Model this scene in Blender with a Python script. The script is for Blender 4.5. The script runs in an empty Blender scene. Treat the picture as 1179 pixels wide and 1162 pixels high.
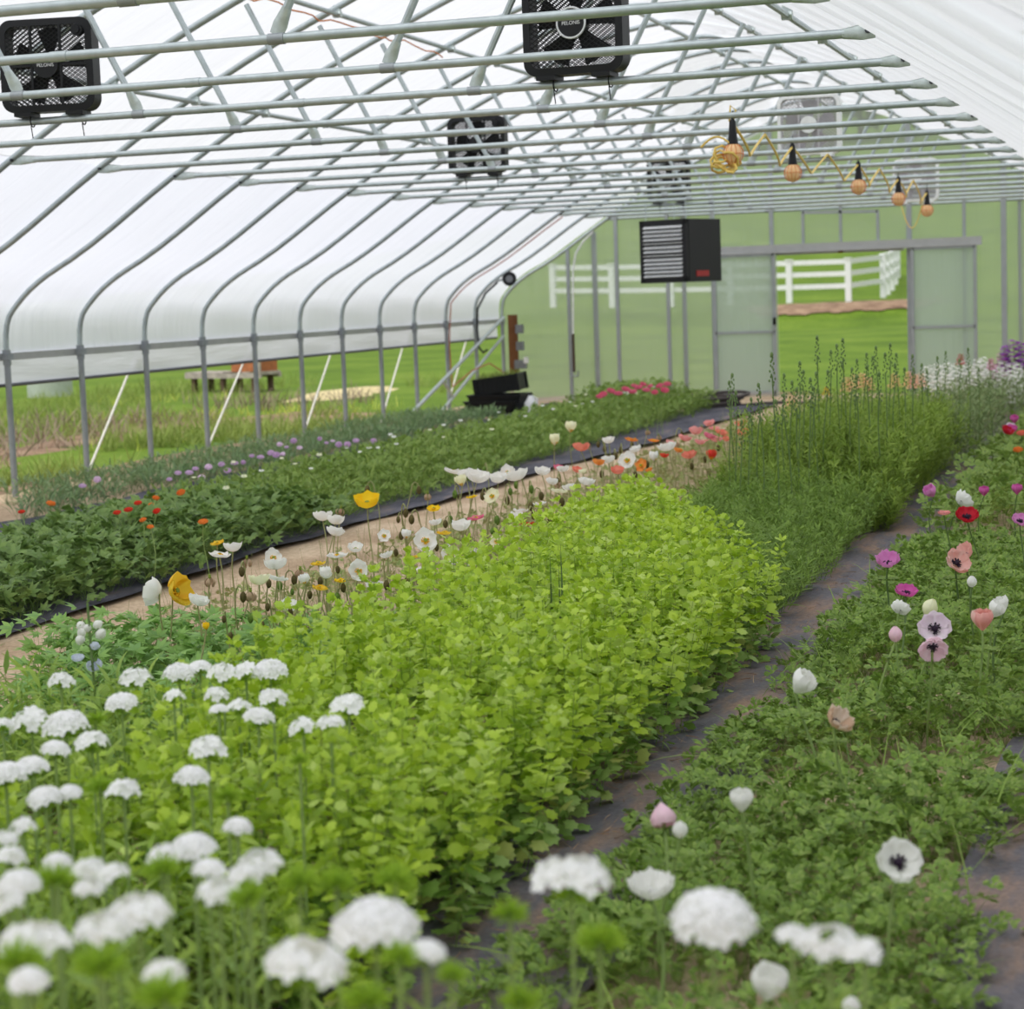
import bpy, math, random
import numpy as np
from mathutils import Vector, Matrix, Euler

random.seed(7)
RNG = np.random.default_rng(11)
SC = bpy.context.scene
COL = SC.collection
PI = math.pi

# ------------------------------------------------------------------ camera (solved from the photograph)
FPX, YAW, PITCH, ROLL = 2289.108, math.radians(18.344502), math.radians(5.983078), math.radians(-2.044400)
CAM = np.array([4.436, 0.0, 1.565])
W, H = 1179, 1162
_f = np.array([-math.sin(YAW) * math.cos(PITCH), math.cos(YAW) * math.cos(PITCH), -math.sin(PITCH)])
_r0 = np.array([math.cos(YAW), math.sin(YAW), 0.0])
_u0 = np.cross(_r0, _f)
_r = _r0 * math.cos(ROLL) + _u0 * math.sin(ROLL)
_u = -_r0 * math.sin(ROLL) + _u0 * math.cos(ROLL)


def ray(x, y):
    return _f + _r * ((x - W / 2) / FPX) + _u * ((H / 2 - y) / FPX)


def on_z(x, y, z=0.0):
    d = ray(x, y)
    return CAM + d * ((z - CAM[2]) / d[2])


def on_x(x, y, X):
    d = ray(x, y)
    return CAM + d * ((X - CAM[0]) / d[0])


def on_y(x, y, Y):
    d = ray(x, y)
    return CAM + d * ((Y - CAM[1]) / d[1])


def depth(P):
    return float((np.array(P) - CAM) @ _f)


cd = bpy.data.cameras.new('camera')
cam = bpy.data.objects.new('camera', cd)
COL.objects.link(cam)
M = Matrix.Identity(4)
for i in range(3):
    M[i][0], M[i][1], M[i][2], M[i][3] = _r[i], _u[i], -_f[i], CAM[i]
cam.matrix_world = M
cd.sensor_fit = 'HORIZONTAL'
cd.sensor_width = 36.0
cd.lens = FPX / W * 36.0
cd.clip_start = 0.05
cd.clip_end = 1000
cd.dof.use_dof = True
cd.dof.focus_distance = 8.3
cd.dof.aperture_fstop = cd.lens / 17.0
SC.camera = cam
SC.view_settings.view_transform = 'Standard'
SC.view_settings.look = 'None'
SC.view_settings.exposure = -0.02
SC.view_settings.gamma = 1.0
SC.view_settings.use_curve_mapping = False
SC.cycles.max_bounces = 14
SC.cycles.diffuse_bounces = 8
SC.cycles.transmission_bounces = 10
SC.cycles.transparent_max_bounces = 24
SC.cycles.use_denoising = True
SC.cycles.sample_clamp_indirect = 12

# ------------------------------------------------------------------ materials


def lin(c):
    return tuple(((v / 255.0) / 12.92 if v / 255.0 <= 0.04045 else ((v / 255.0 + 0.055) / 1.055) ** 2.4) for v in c)


def new_mat(name):
    m = bpy.data.materials.new(name)
    m.use_nodes = True
    nt = m.node_tree
    nt.nodes.clear()
    out = nt.nodes.new('ShaderNodeOutputMaterial')
    return m, nt, out


def N(nt, t, **kw):
    n = nt.nodes.new(t)
    for k, v in kw.items():
        setattr(n, k, v)
    return n


def ramp(nt, stops):
    r = N(nt, 'ShaderNodeValToRGB')
    e = r.color_ramp.elements
    while len(e) < len(stops):
        e.new(0.5)
    for el, (p, c) in zip(e, stops):
        el.position = p
        el.color = (*c, 1)
    return r


def plain(name, c, rough=0.5, metal=0.0, spec=0.5, var=0.08, scale=20.0, bump=0.0):
    """Solid surface with a slight procedural mottling."""
    m, nt, out = new_mat(name)
    p = N(nt, 'ShaderNodeBsdfPrincipled')
    c = lin(c)
    tc = N(nt, 'ShaderNodeTexCoord')
    no = N(nt, 'ShaderNodeTexNoise')
    no.inputs['Scale'].default_value = scale
    no.inputs['Detail'].default_value = 4
    nt.links.new(tc.outputs['Object'], no.inputs['Vector'])
    r = ramp(nt, [(0.3, tuple(v * (1 - var) for v in c)), (0.7, tuple(min(1, v * (1 + var)) for v in c))])
    nt.links.new(no.outputs['Fac'], r.inputs['Fac'])
    nt.links.new(r.outputs['Color'], p.inputs['Base Color'])
    p.inputs['Roughness'].default_value = rough
    p.inputs['Metallic'].default_value = metal
    p.inputs['Specular IOR Level'].default_value = spec
    if bump:
        b = N(nt, 'ShaderNodeBump')
        b.inputs['Strength'].default_value = bump
        b.inputs['Distance'].default_value = 0.01
        nt.links.new(no.outputs['Fac'], b.inputs['Height'])
        nt.links.new(b.outputs['Normal'], p.inputs['Normal'])
    nt.links.new(p.outputs['BSDF'], out.inputs['Surface'])
    return m


def leaf(name, cols, trans=0.35, rough=0.5, spec=0.3, tcol=None):
    """Leaf or petal: every leaf takes its own tone, thin enough to let light through."""
    m, nt, out = new_mat(name)
    g = N(nt, 'ShaderNodeNewGeometry')
    cols = [tuple(v ** 0.68 for v in lin(c)) for c in cols]
    k = len(cols)
    r = ramp(nt, [(i / max(1, k - 1), c) for i, c in enumerate(cols)] if k > 1 else [(0, cols[0]), (1, cols[0])])
    nt.links.new(g.outputs['Random Per Island'], r.inputs['Fac'])
    p = N(nt, 'ShaderNodeBsdfPrincipled')
    nt.links.new(r.outputs['Color'], p.inputs['Base Color'])
    p.inputs['Roughness'].default_value = rough
    p.inputs['Specular IOR Level'].default_value = spec
    t = N(nt, 'ShaderNodeBsdfTranslucent')
    if tcol is not None:
        t.inputs['Color'].default_value = (*lin(tcol), 1)
    else:
        nt.links.new(r.outputs['Color'], t.inputs['Color'])
    mx = N(nt, 'ShaderNodeMixShader')
    mx.inputs['Fac'].default_value = trans
    nt.links.new(p.outputs['BSDF'], mx.inputs[1])
    nt.links.new(t.outputs['BSDF'], mx.inputs[2])
    nt.links.new(mx.outputs['Shader'], out.inputs['Surface'])
    return m


def sheet(name, transp, transl, c, glossy=0.06, rough=0.25, folds=None):
    """Thin plastic: part straight through, part scattered through, part reflected."""
    m, nt, out = new_mat(name)
    c = lin(c)
    tr = N(nt, 'ShaderNodeBsdfTransparent')
    tr.inputs['Color'].default_value = (*c, 1)
    tl = N(nt, 'ShaderNodeBsdfTranslucent')
    tl.inputs['Color'].default_value = (*c, 1)
    df = N(nt, 'ShaderNodeBsdfDiffuse')
    df.inputs['Color'].default_value = (*c, 1)
    gl = N(nt, 'ShaderNodeBsdfGlossy')
    gl.inputs['Roughness'].default_value = rough
    a = N(nt, 'ShaderNodeMixShader')
    a.inputs['Fac'].default_value = transl / (transp + transl)
    b = N(nt, 'ShaderNodeMixShader')
    b.inputs['Fac'].default_value = 1 - (transp + transl)
    d = N(nt, 'ShaderNodeMixShader')
    d.inputs['Fac'].default_value = glossy
    nt.links.new(tr.outputs[0], a.inputs[1])
    nt.links.new(tl.outputs[0], a.inputs[2])
    nt.links.new(a.outputs[0], b.inputs[1])
    nt.links.new(df.outputs[0], b.inputs[2])
    nt.links.new(b.outputs[0], d.inputs[1])
    nt.links.new(gl.outputs[0], d.inputs[2])
    if folds:
        tc = N(nt, 'ShaderNodeTexCoord')
        mp = N(nt, 'ShaderNodeMapping')
        mp.inputs['Scale'].default_value = folds
        no = N(nt, 'ShaderNodeTexNoise')
        no.inputs['Scale'].default_value = 1.0
        no.inputs['Detail'].default_value = 5
        nt.links.new(tc.outputs['Object'], mp.inputs['Vector'])
        nt.links.new(mp.outputs['Vector'], no.inputs['Vector'])
        bp = N(nt, 'ShaderNodeBump')
        bp.inputs['Strength'].default_value = 0.5
        bp.inputs['Distance'].default_value = 0.05
        nt.links.new(no.outputs['Fac'], bp.inputs['Height'])
        for n in (tl, df, gl):
            nt.links.new(bp.outputs['Normal'], n.inputs['Normal'])
    nt.links.new(d.outputs[0], out.inputs['Surface'])
    return m


def patchy(name, stops, scale=3.0, detail=8, rough=0.95, bump=0.4, dist=0.03, stretch=(1, 1, 1), second=None, spec=0.2):
    """Earth, fabric, turf: colours blended by layered noise in object space."""
    m, nt, out = new_mat(name)
    p = N(nt, 'ShaderNodeBsdfPrincipled')
    p.inputs['Roughness'].default_value = rough
    p.inputs['Specular IOR Level'].default_value = spec
    tc = N(nt, 'ShaderNodeTexCoord')
    mp = N(nt, 'ShaderNodeMapping')
    mp.inputs['Scale'].default_value = stretch
    nt.links.new(tc.outputs['Object'], mp.inputs['Vector'])
    no = N(nt, 'ShaderNodeTexNoise')
    no.inputs['Scale'].default_value = scale
    no.inputs['Detail'].default_value = detail
    no.inputs['Roughness'].default_value = 0.65
    nt.links.new(mp.outputs['Vector'], no.inputs['Vector'])
    r = ramp(nt, [(q, lin(c)) for q, c in stops])
    nt.links.new(no.outputs['Fac'], r.inputs['Fac'])
    col = r.outputs['Color']
    if second:
        sc2, stops2, amt = second
        n2 = N(nt, 'ShaderNodeTexNoise')
        n2.inputs['Scale'].default_value = sc2
        n2.inputs['Detail'].default_value = 6
        nt.links.new(tc.outputs['Object'], n2.inputs['Vector'])
        r2 = ramp(nt, [(q, lin(c)) for q, c in stops2])
        nt.links.new(n2.outputs['Fac'], r2.inputs['Fac'])
        mx = N(nt, 'ShaderNodeMix', data_type='RGBA', blend_type='MULTIPLY')
        mx.inputs['Factor'].default_value = amt
        nt.links.new(col, mx.inputs['A'])
        nt.links.new(r2.outputs['Color'], mx.inputs['B'])
        col = mx.outputs['Result']
    nt.links.new(col, p.inputs['Base Color'])
    b = N(nt, 'ShaderNodeBump')
    b.inputs['Strength'].default_value = bump
    b.inputs['Distance'].default_value = dist
    nt.links.new(no.outputs['Fac'], b.inputs['Height'])
    nt.links.new(b.outputs['Normal'], p.inputs['Normal'])
    nt.links.new(p.outputs['BSDF'], out.inputs['Surface'])
    return m


STEEL = plain('galvanised_steel', (176, 186, 188), 0.42, 0.55, 0.5, 0.1, 14)
STEEL_POST = plain('galvanised_post', (150, 156, 160), 0.5, 0.45, 0.5, 0.12, 9)
STEEL_PALE = plain('flattened_steel', (186, 196, 194), 0.4, 0.5, 0.5, 0.12, 30)
ALU = plain('aluminium_rail', (176, 178, 178), 0.45, 0.4, 0.5, 0.06, 8)
ALU_WALL = plain('aluminium_stud', (158, 164, 166), 0.5, 0.3, 0.5, 0.06, 8)
DARK_BAR = plain('dark_roll_bar', (96, 98, 104), 0.5, 0.4)
BOLT = plain('dark_bolt', (60, 62, 66), 0.4, 0.6)
FILM = sheet('greenhouse_film', 0.30, 0.54, (244, 246, 252), 0.04, 0.3, folds=(1.0, 6.0, 1.0))
FILM_LOW = sheet('lower_film', 0.10, 0.60, (238, 241, 252), 0.04, 0.3, folds=(1.0, 6.0, 1.0))
FILM_OLD = sheet('curtain_film', 0.06, 0.66, (238, 240, 250), 0.04, 0.3, folds=(1.0, 0.8, 7.0))
POLY = sheet('clear_corrugated_panel', 0.64, 0.29, (243, 246, 243), 0.05, 0.2, folds=(9.0, 1.0, 0.6))
POLY_DOOR = sheet('hazy_door_panel', 0.50, 0.42, (238, 244, 240), 0.05, 0.2, folds=(9.0, 1.0, 0.6))
BLACK_PLASTIC = plain('black_plastic', (20, 22, 25), 0.45, 0, 0.3)
BLACK_METAL = plain('black_enamel', (16, 16, 18), 0.4, 0, 0.3)
GREY_PLASTIC = plain('grey_plastic', (120, 124, 128), 0.5)
WHITE_PLASTIC = plain('white_plastic', (232, 234, 234), 0.4)
WHITE_GRILLE = plain('white_grille', (186, 184, 188), 0.45)
SILVER = plain('silver_louver', (224, 226, 228), 0.35, 0.2)
RED_LABEL = plain('red_label', (150, 30, 28), 0.5)
WOOD_OLD = plain('weathered_wood', (176, 166, 160), 0.8, 0, 0.2, 0.25, 6, 0.3)
WOOD_DARK = plain('dark_weathered_wood', (96, 78, 66), 0.8, 0, 0.2, 0.25, 6, 0.3)
WOOD_BROWN = plain('brown_board', (120, 80, 52), 0.7, 0, 0.2, 0.2, 6, 0.2)
TERRA = plain('terracotta_board', (178, 112, 78), 0.8, 0, 0.2, 0.2, 8)
YELLOW_CORD = plain('yellow_cord', (226, 196, 104), 0.5)
ORANGE_CORD = plain('orange_cord', (214, 128, 66), 0.5)
RED_CORD = plain('red_cord', (168, 88, 70), 0.5)
BULB = plain('amber_lamp_cage', (240, 200, 146), 0.35, 0, 0.5, 0.1, 40)
WHITE_PAINT = plain('white_fence_paint', (238, 240, 244), 0.5)
ROPE = plain('white_rope', (224, 222, 212), 0.7)
LETTER = plain('silver_lettering', (214, 216, 218), 0.4)
CONCRETE = plain('pale_concrete', (180, 190, 182), 0.9)
BARE = plain('pale_sand', (200, 186, 140), 0.95)

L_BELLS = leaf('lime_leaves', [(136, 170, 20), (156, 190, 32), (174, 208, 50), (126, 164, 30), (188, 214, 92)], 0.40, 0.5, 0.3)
L_BELLS_LOW = leaf('darker_bell_leaves', [(96, 140, 40), (112, 152, 52), (126, 160, 66), (150, 160, 62)], 0.35, 0.5, 0.35)  # deeper greens for the lower bell leaves and stalks
L_DIAN = leaf('sweet_william_leaves', [(98, 134, 40), (118, 154, 42), (136, 168, 48), (98, 134, 58)], 0.35, 0.5, 0.3)
L_CALYX = leaf('bristly_calyx', [(120, 160, 24), (134, 176, 30), (104, 146, 30)], 0.35, 0.6, 0.2)
L_ANEM = leaf('anemone_leaves', [(84, 118, 34), (100, 138, 38), (122, 156, 50), (76, 108, 38), (134, 162, 62)], 0.35, 0.5, 0.3)
L_RANUN = leaf('ranunculus_leaves', [(74, 106, 42), (88, 122, 48), (104, 136, 54), (68, 98, 44)], 0.35, 0.5, 0.3)
L_RANUN_FAR = leaf('fine_ranunculus_leaves', [(92, 126, 42), (108, 142, 48), (126, 154, 58), (84, 116, 42)], 0.35, 0.5, 0.3)
L_FERN = leaf('feathery_leaves', [(82, 114, 34), (94, 128, 38), (108, 142, 44), (76, 106, 38)], 0.35, 0.6, 0.2)
L_LARK = leaf('larkspur_foliage', [(92, 122, 30), (106, 138, 34), (122, 150, 42), (82, 110, 32)], 0.35, 0.6, 0.2)
L_GREY = leaf('grey_green_leaves', [(92, 114, 60), (104, 128, 68), (80, 102, 54), (122, 132, 78)], 0.3, 0.6, 0.2)
L_POPPY = leaf('poppy_foliage', [(128, 148, 66), (104, 132, 58), (150, 150, 84), (120, 118, 60)], 0.3, 0.6, 0.2)
L_WEED = leaf('pointed_weed_leaves', [(96, 144, 52), (112, 160, 60), (84, 130, 56)], 0.35, 0.5, 0.3)
L_STRIP = leaf('low_bedding_leaves', [(88, 122, 66), (104, 138, 74), (76, 108, 62), (120, 146, 92)], 0.3, 0.5, 0.3)
L_DRY = leaf('dry_stalks', [(122, 104, 84), (104, 88, 74), (136, 116, 92), (98, 80, 74)], 0.2, 0.8, 0.1)
L_GRASS = leaf('meadow_grass', [(92, 114, 36), (106, 128, 42), (120, 138, 52), (82, 106, 36)], 0.35, 0.6, 0.2)
L_STRAW = leaf('straw_bits', [(150, 112, 84), (120, 86, 66), (172, 138, 104)], 0.1, 0.9, 0.1)
STEM_G = leaf('green_stem', [(104, 134, 60), (118, 146, 66)], 0.15, 0.5, 0.3)
STEM_O = leaf('olive_stem', [(132, 134, 74), (116, 124, 66), (146, 140, 88)], 0.15, 0.6, 0.2)
STEM_D = leaf('dark_stem', [(66, 92, 44), (78, 104, 48)], 0.1, 0.6, 0.2)
BUD_D = plain('dark_hairy_bud', (92, 84, 50), 0.8, 0, 0.2, 0.3, 60)
BUD_G = plain('green_bud', (96, 124, 52), 0.7, 0, 0.2, 0.3, 60)
WITHER = leaf('withered_petals', [(150, 118, 86), (172, 140, 108), (122, 92, 66)], 0.3, 0.8, 0.1)
YELLOW_EYE = plain('yellow_stamens', (226, 178, 32), 0.7, 0, 0.2, 0.2, 80)
GREEN_EYE = plain('green_seed_pod', (132, 150, 60), 0.6, 0, 0.2, 0.2, 60)
DARK_EYE = plain('dark_anemone_eye', (38, 22, 44), 0.6, 0, 0.3, 0.2, 60)


def petal(name, *c, t=0.4):
    return leaf(name, list(c), t, 0.6, 0.15)


PET = dict(
    w=petal('white_petals', (246, 246, 242), (240, 240, 236)),
    c=petal('cream_petals', (240, 240, 190), (246, 246, 212)),
    y=petal('yellow_petals', (250, 206, 20), (244, 194, 14)),
    g=petal('gold_petals', (240, 176, 24), (232, 190, 40)),
    o=petal('orange_petals', (240, 132, 48), (236, 120, 40)),
    r=petal('red_petals', (230, 52, 30), (220, 44, 34)),
    k=petal('coral_petals', (240, 122, 98), (236, 112, 92)),
    p=petal('pink_petals', (244, 150, 146), (238, 136, 138)),
    h=petal('hot_pink_petals', (222, 84, 120), (228, 104, 134)),
    a=petal('peach_petals', (244, 196, 158), (240, 184, 146)),
    m=petal('magenta_petals', (208, 70, 160), (214, 84, 168)),
    v=petal('violet_pink_petals', (222, 124, 198), (226, 140, 206)),
    l=petal('pale_lilac_petals', (246, 228, 244), (244, 222, 240)),
    q=petal('pale_pink_petals', (246, 210, 226), (244, 202, 220)),
    d=petal('deep_red_petals', (196, 20, 34), (186, 16, 30)),
    b=petal('blush_coral_petals', (238, 176, 164), (240, 158, 150), (240, 206, 196)),
    n=petal('brown_blush_petals', (226, 208, 190), (196, 150, 112)),
    u=petal('purple_petals', (150, 50, 176), (164, 66, 190)),
    s=petal('pale_blue_petals', (196, 206, 232), (214, 220, 240)),
    f=petal('soft_lilac_petals', (224, 192, 226), (232, 206, 232)),
)
DIAN_W = petal('sweet_william_white', (250, 250, 250), (244, 244, 246), t=0.3)

# ------------------------------------------------------------------ mesh helpers


class MB:
    """Collects shapes into one mesh."""

    def __init__(s):
        s.v, s.f = [], []

    def add(s, v, f):
        o = len(s.v)
        s.v += [tuple(p) for p in v]
        s.f += [tuple(i + o for i in q) for q in f]
        return s

    def tube(s, pts, r, n=8, cap=True):
        pts = [Vector(p) for p in pts]
        k = len(pts)
        rs = r if isinstance(r, (list, tuple)) else [r] * k
        t0 = (pts[1] - pts[0]).normalized()
        a = t0.orthogonal().normalized()
        vs, fs = [], []
        for i, p in enumerate(pts):
            t = (pts[min(i + 1, k - 1)] - pts[max(i - 1, 0)])
            if t.length < 1e-9:
                t = t0
            t = t.normalized()
            a = (a - t * a.dot(t))
            a = a.normalized() if a.length > 1e-6 else t.orthogonal().normalized()
            b = t.cross(a)
            for j in range(n):
                q = 2 * PI * j / n
                vs.append(p + (a * math.cos(q) + b * math.sin(q)) * rs[i])
        for i in range(k - 1):
            for j in range(n):
                j2 = (j + 1) % n
                fs.append((i * n + j, i * n + j2, (i + 1) * n + j2, (i + 1) * n + j))
        if cap:
            fs.append(tuple(range(n - 1, -1, -1)))
            fs.append(tuple((k - 1) * n + j for j in range(n)))
        return s.add(vs, fs)

    def box(s, c, d, rot=None):
        c = Vector(c)
        x, y, z = d[0] / 2, d[1] / 2, d[2] / 2
        vs = [Vector((i * x, j * y, k * z)) for i in (-1, 1) for j in (-1, 1) for k in (-1, 1)]
        if rot is not None:
            vs = [rot @ v for v in vs]
        return s.add([c + v for v in vs], [(0, 1, 3, 2), (4, 6, 7, 5), (0, 4, 5, 1), (2, 3, 7, 6), (0, 2, 6, 4), (1, 5, 7, 3)])

    def beam(s, a, b, w, h, up=(0, 0, 1)):
        a, b = Vector(a), Vector(b)
        t = (b - a).normalized()
        u = Vector(up)
        u = (u - t * u.dot(t)).normalized()
        w_ = t.cross(u)
        R = Matrix((t, w_, u)).transposed()
        return s.box((a + b) / 2, ((b - a).length, w, h), R)

    def ball(s, c, r, nu=10, nv=7, noise=0.0, R=None):
        c = Vector(c)
        r = (r, r, r) if not isinstance(r, (tuple, list)) else r
        vs, fs = [], []
        for i in range(nv + 1):
            th = PI * i / nv
            for j in range(nu):
                ph = 2 * PI * j / nu
                k = 1 + (random.uniform(-noise, noise) if noise else 0)
                p = Vector((r[0] * math.sin(th) * math.cos(ph), r[1] * math.sin(th) * math.sin(ph), r[2] * math.cos(th))) * k
                vs.append(c + (R @ p if R is not None else p))
        for i in range(nv):
            for j in range(nu):
                fs.append((i * nu + j, (i + 1) * nu + j, (i + 1) * nu + (j + 1) % nu, i * nu + (j + 1) % nu))
        return s.add(vs, fs)

    def disc(s, c, r, nrm=(0, 0, 1), n=16, th=0.01):
        c, nrm = Vector(c), Vector(nrm).normalized()
        return s.tube([c - nrm * th / 2, c + nrm * th / 2], r, n)

    def torus(s, c, R, r, nrm=(0, 0, 1), n=24, m=8):
        nrm = Vector(nrm).normalized()
        a = nrm.orthogonal().normalized()
        b = nrm.cross(a)
        c = Vector(c)
        vs, fs = [], []
        for i in range(n):
            q = 2 * PI * i / n
            d = a * math.cos(q) + b * math.sin(q)
            for j in range(m):
                t = 2 * PI * j / m
                vs.append(c + d * (R + r * math.cos(t)) + nrm * (r * math.sin(t)))
        for i in range(n):
            for j in range(m):
                fs.append((i * m + j, ((i + 1) % n) * m + j, ((i + 1) % n) * m + (j + 1) % m, i * m + (j + 1) % m))
        return s.add(vs, fs)

    def mesh(s, name, mat, smooth=True):
        me = bpy.data.meshes.new(name)
        me.from_pydata(s.v, [], s.f)
        me.materials.append(mat)
        if smooth:
            me.shade_smooth()
            try:
                me.set_sharp_from_angle(angle=math.radians(40))
            except Exception:
                pass
        me.update()
        return me

    def build(s, name, mat, parent=None, smooth=True, loc=None):
        return put(name, s.mesh(name, mat, smooth), parent, loc)


def put(name, me, parent=None, loc=None, rot=None, scale=None):
    o = bpy.data.objects.new(name, me)
    COL.objects.link(o)
    if parent is not None:
        o.parent = parent
    if loc is not None:
        o.location = loc
    if rot is not None:
        o.rotation_euler = rot
    if scale is not None:
        o.scale = scale
    return o


def tag(o, label, cat=None, group=None, kind=None):
    if label:
        o['label'] = label
    if cat:
        o['category'] = cat
    if group:
        o['group'] = group
    if kind:
        o['kind'] = kind
    return o


def thing(name, label, cat, loc=(0, 0, 0), rotz=0.0, group=None):
    o = bpy.data.objects.new(name, None)
    o.empty_display_size = 0.05
    COL.objects.link(o)
    o.location = loc
    o.rotation_euler = (0, 0, rotz)
    return tag(o, label, cat, group)


def structure(name, o, label=None, cat=None):
    o.name = name
    return tag(o, label, cat, kind='structure')


_ones = ['', 'first', 'second', 'third', 'fourth', 'fifth', 'sixth', 'seventh', 'eighth', 'ninth', 'tenth', 'eleventh', 'twelfth',
         'thirteenth', 'fourteenth', 'fifteenth', 'sixteenth', 'seventeenth', 'eighteenth', 'nineteenth']
_tens = {20: ('twentieth', 'twenty'), 30: ('thirtieth', 'thirty'), 40: ('fortieth', 'forty'), 50: ('fiftieth', 'fifty'),
         60: ('sixtieth', 'sixty'), 70: ('seventieth', 'seventy'), 80: ('eightieth', 'eighty'), 90: ('ninetieth', 'ninety')}


def nth(n):
    if n < 20:
        return _ones[n]
    if n < 100:
        a, b = _tens[n // 10 * 10]
        return a if n % 10 == 0 else b + '-' + _ones[n % 10]
    return 'hundredth' if n == 100 else 'hundred-and-' + nth(n - 100)


def bulk(name, parts, mat, parent=None):
    """One mesh out of many placed copies: parts = [(template verts, tris, matrices (k,3,4))]."""
    VV, FF, off = [], [], 0
    for tv, tf, mats in parts:
        if len(mats) == 0:
            continue
        tv = np.asarray(tv, float)
        tf = np.asarray(tf, int)
        k = len(mats)
        vv = np.einsum('kij,nj->kni', mats[:, :, :3], tv) + mats[:, None, :, 3]
        ff = tf[None] + (np.arange(k) * len(tv))[:, None, None] + off
        VV.append(vv.reshape(-1, 3))
        FF.append(ff.reshape(-1, 3))
        off += k * len(tv)
    V = np.concatenate(VV).astype(np.float32)
    F = np.concatenate(FF).astype(np.int32)
    me = bpy.data.meshes.new(name)
    me.vertices.add(len(V))
    me.vertices.foreach_set('co', V.ravel())
    me.loops.add(F.size)
    me.loops.foreach_set('vertex_index', F.ravel())
    me.polygons.add(len(F))
    me.polygons.foreach_set('loop_start', np.arange(0, F.size, 3, dtype=np.int32))
    me.update(calc_edges=True)
    me.polygons.foreach_set('use_smooth', np.ones(len(F), dtype=bool))
    me.materials.append(mat)
    me.update()
    return put(name, me, parent)


def frames(pos, az, tilt, roll, sc):
    """Placement matrices: template x = out along the leaf, z = its upper side; az around, tilt up from level."""
    pos = np.asarray(pos, float)
    k = len(pos)
    az, tilt, roll, sc = [np.broadcast_to(np.asarray(a, float), (k,)) for a in (az, tilt, roll, sc)]
    ca, sa, ct, st, cr, sr = np.cos(az), np.sin(az), np.cos(tilt), np.sin(tilt), np.cos(roll), np.sin(roll)
    X = np.stack([ca * ct, sa * ct, st], -1)
    Y0 = np.stack([-sa, ca, 0 * ca], -1)
    Z0 = np.cross(X, Y0)
    Y = Y0 * cr[:, None] + Z0 * sr[:, None]
    Z = -Y0 * sr[:, None] + Z0 * cr[:, None]
    m = np.zeros((k, 3, 4))
    m[:, :, 0], m[:, :, 1], m[:, :, 2] = X * sc[:, None], Y * sc[:, None], Z * sc[:, None]
    m[:, :, 3] = pos
    return m


def jitter_grid(x0, x1, y0, y1, s, keep=None):
    xs = np.arange(x0, x1, s)
    ys = np.arange(y0, y1, s)
    g = np.stack(np.meshgrid(xs, ys), -1).reshape(-1, 2) + RNG.uniform(-0.5, 0.5, (len(xs) * len(ys), 2)) * s
    if keep is not None:
        g = g[keep(g[:, 0], g[:, 1])]
    return g


# leaf templates: x from the stalk outwards, unit length
def tri_fan(pts, centre):
    v = [centre] + list(pts)
    return v, [(0, i, i + 1) for i in range(1, len(pts))]


def T_round():
    v = [(0, 0.012, 0), (0, -0.012, 0), (0.3, 0, 0.03), (0.62, 0, 0.06)]
    f = [(0, 1, 2)]
    k = 15
    for i in range(k):
        a = PI - (2 * PI) * (i + 0.5) / k
        r = 0.42 if i % 2 else 0.31
        if i in (0, k - 1):
            r = 0.3
        v.append((0.62 + r * math.cos(a), r * 1.02 * math.sin(a), 0.06 - 0.16 * (r * math.sin(a)) ** 2 / 0.16 * 0.6 - 0.12 * max(0, math.cos(a))))
    for i in range(k):
        f.append((3, 4 + (i + 1) % k, 4 + i))
    return v, f


def lobe(base, d, ln, w, z0, z1):
    """a pointed lobe from base in direction d (2D)"""
    n = (-d[1], d[0])
    b = base
    m = (b[0] + d[0] * ln * 0.5, b[1] + d[1] * ln * 0.5)
    t = (b[0] + d[0] * ln, b[1] + d[1] * ln)
    v = [(b[0] - n[0] * w * 0.25, b[1] - n[1] * w * 0.25, z0), (b[0] + n[0] * w * 0.25, b[1] + n[1] * w * 0.25, z0),
         (m[0] + n[0] * w * 0.5, m[1] + n[1] * w * 0.5, (z0 + z1) / 2 + 0.02), (m[0] - n[0] * w * 0.5, m[1] - n[1] * w * 0.5, (z0 + z1) / 2 + 0.02),
         (t[0], t[1], z1)]
    return v, [(0, 2, 1), (0, 3, 2), (3, 4, 2)]


def T_parsley(w=0.13, fine=True):
    V, F = [], []

    def add(v, f):
        o = len(V)
        V.extend(v)
        F.extend([tuple(i + o for i in q) for q in f])
    add([(0, 0.012, 0), (0, -0.012, 0), (0.5, 0, 0.06)], [(0, 1, 2)])
    for a, ln in ((0, 0.5), (62, 0.42), (-62, 0.42)):
        a = math.radians(a)
        d = (math.cos(a), math.sin(a))
        b = (0.45, 0)
        add(*lobe(b, d, ln, w * 1.3, 0.05, -0.02))
        for s, q, l2 in ((38, 0.35, 0.24), (-38, 0.35, 0.24)) + (((32, 0.62, 0.16), (-32, 0.62, 0.16)) if fine else ()):
            a2 = a + math.radians(s)
            bb = (b[0] + d[0] * ln * q, b[1] + d[1] * ln * q)
            add(*lobe(bb, (math.cos(a2), math.sin(a2)), l2, w, 0.05, 0.0 + 0.03 * s / 38))
    return V, F


def T_lance(w=0.16, droop=0.12):
    xs = [0, 0.25, 0.55, 0.8, 1.0]
    ws = [0.3, 1.0, 0.85, 0.5, 0.02]
    V, F = [], []
    for x, q in zip(xs, ws):
        z = 0.06 * math.sin(PI * x) - droop * x * x
        V += [(x, -w * q / 2, z + 0.02 * q), (x, 0, z - 0.01), (x, w * q / 2, z + 0.02 * q)]
    for i in range(len(xs) - 1):
        for j in (0, 1):
            a = i * 3 + j
            F += [(a, a + 3, a + 4), (a, a + 4, a + 1)]
    return V, F


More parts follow.
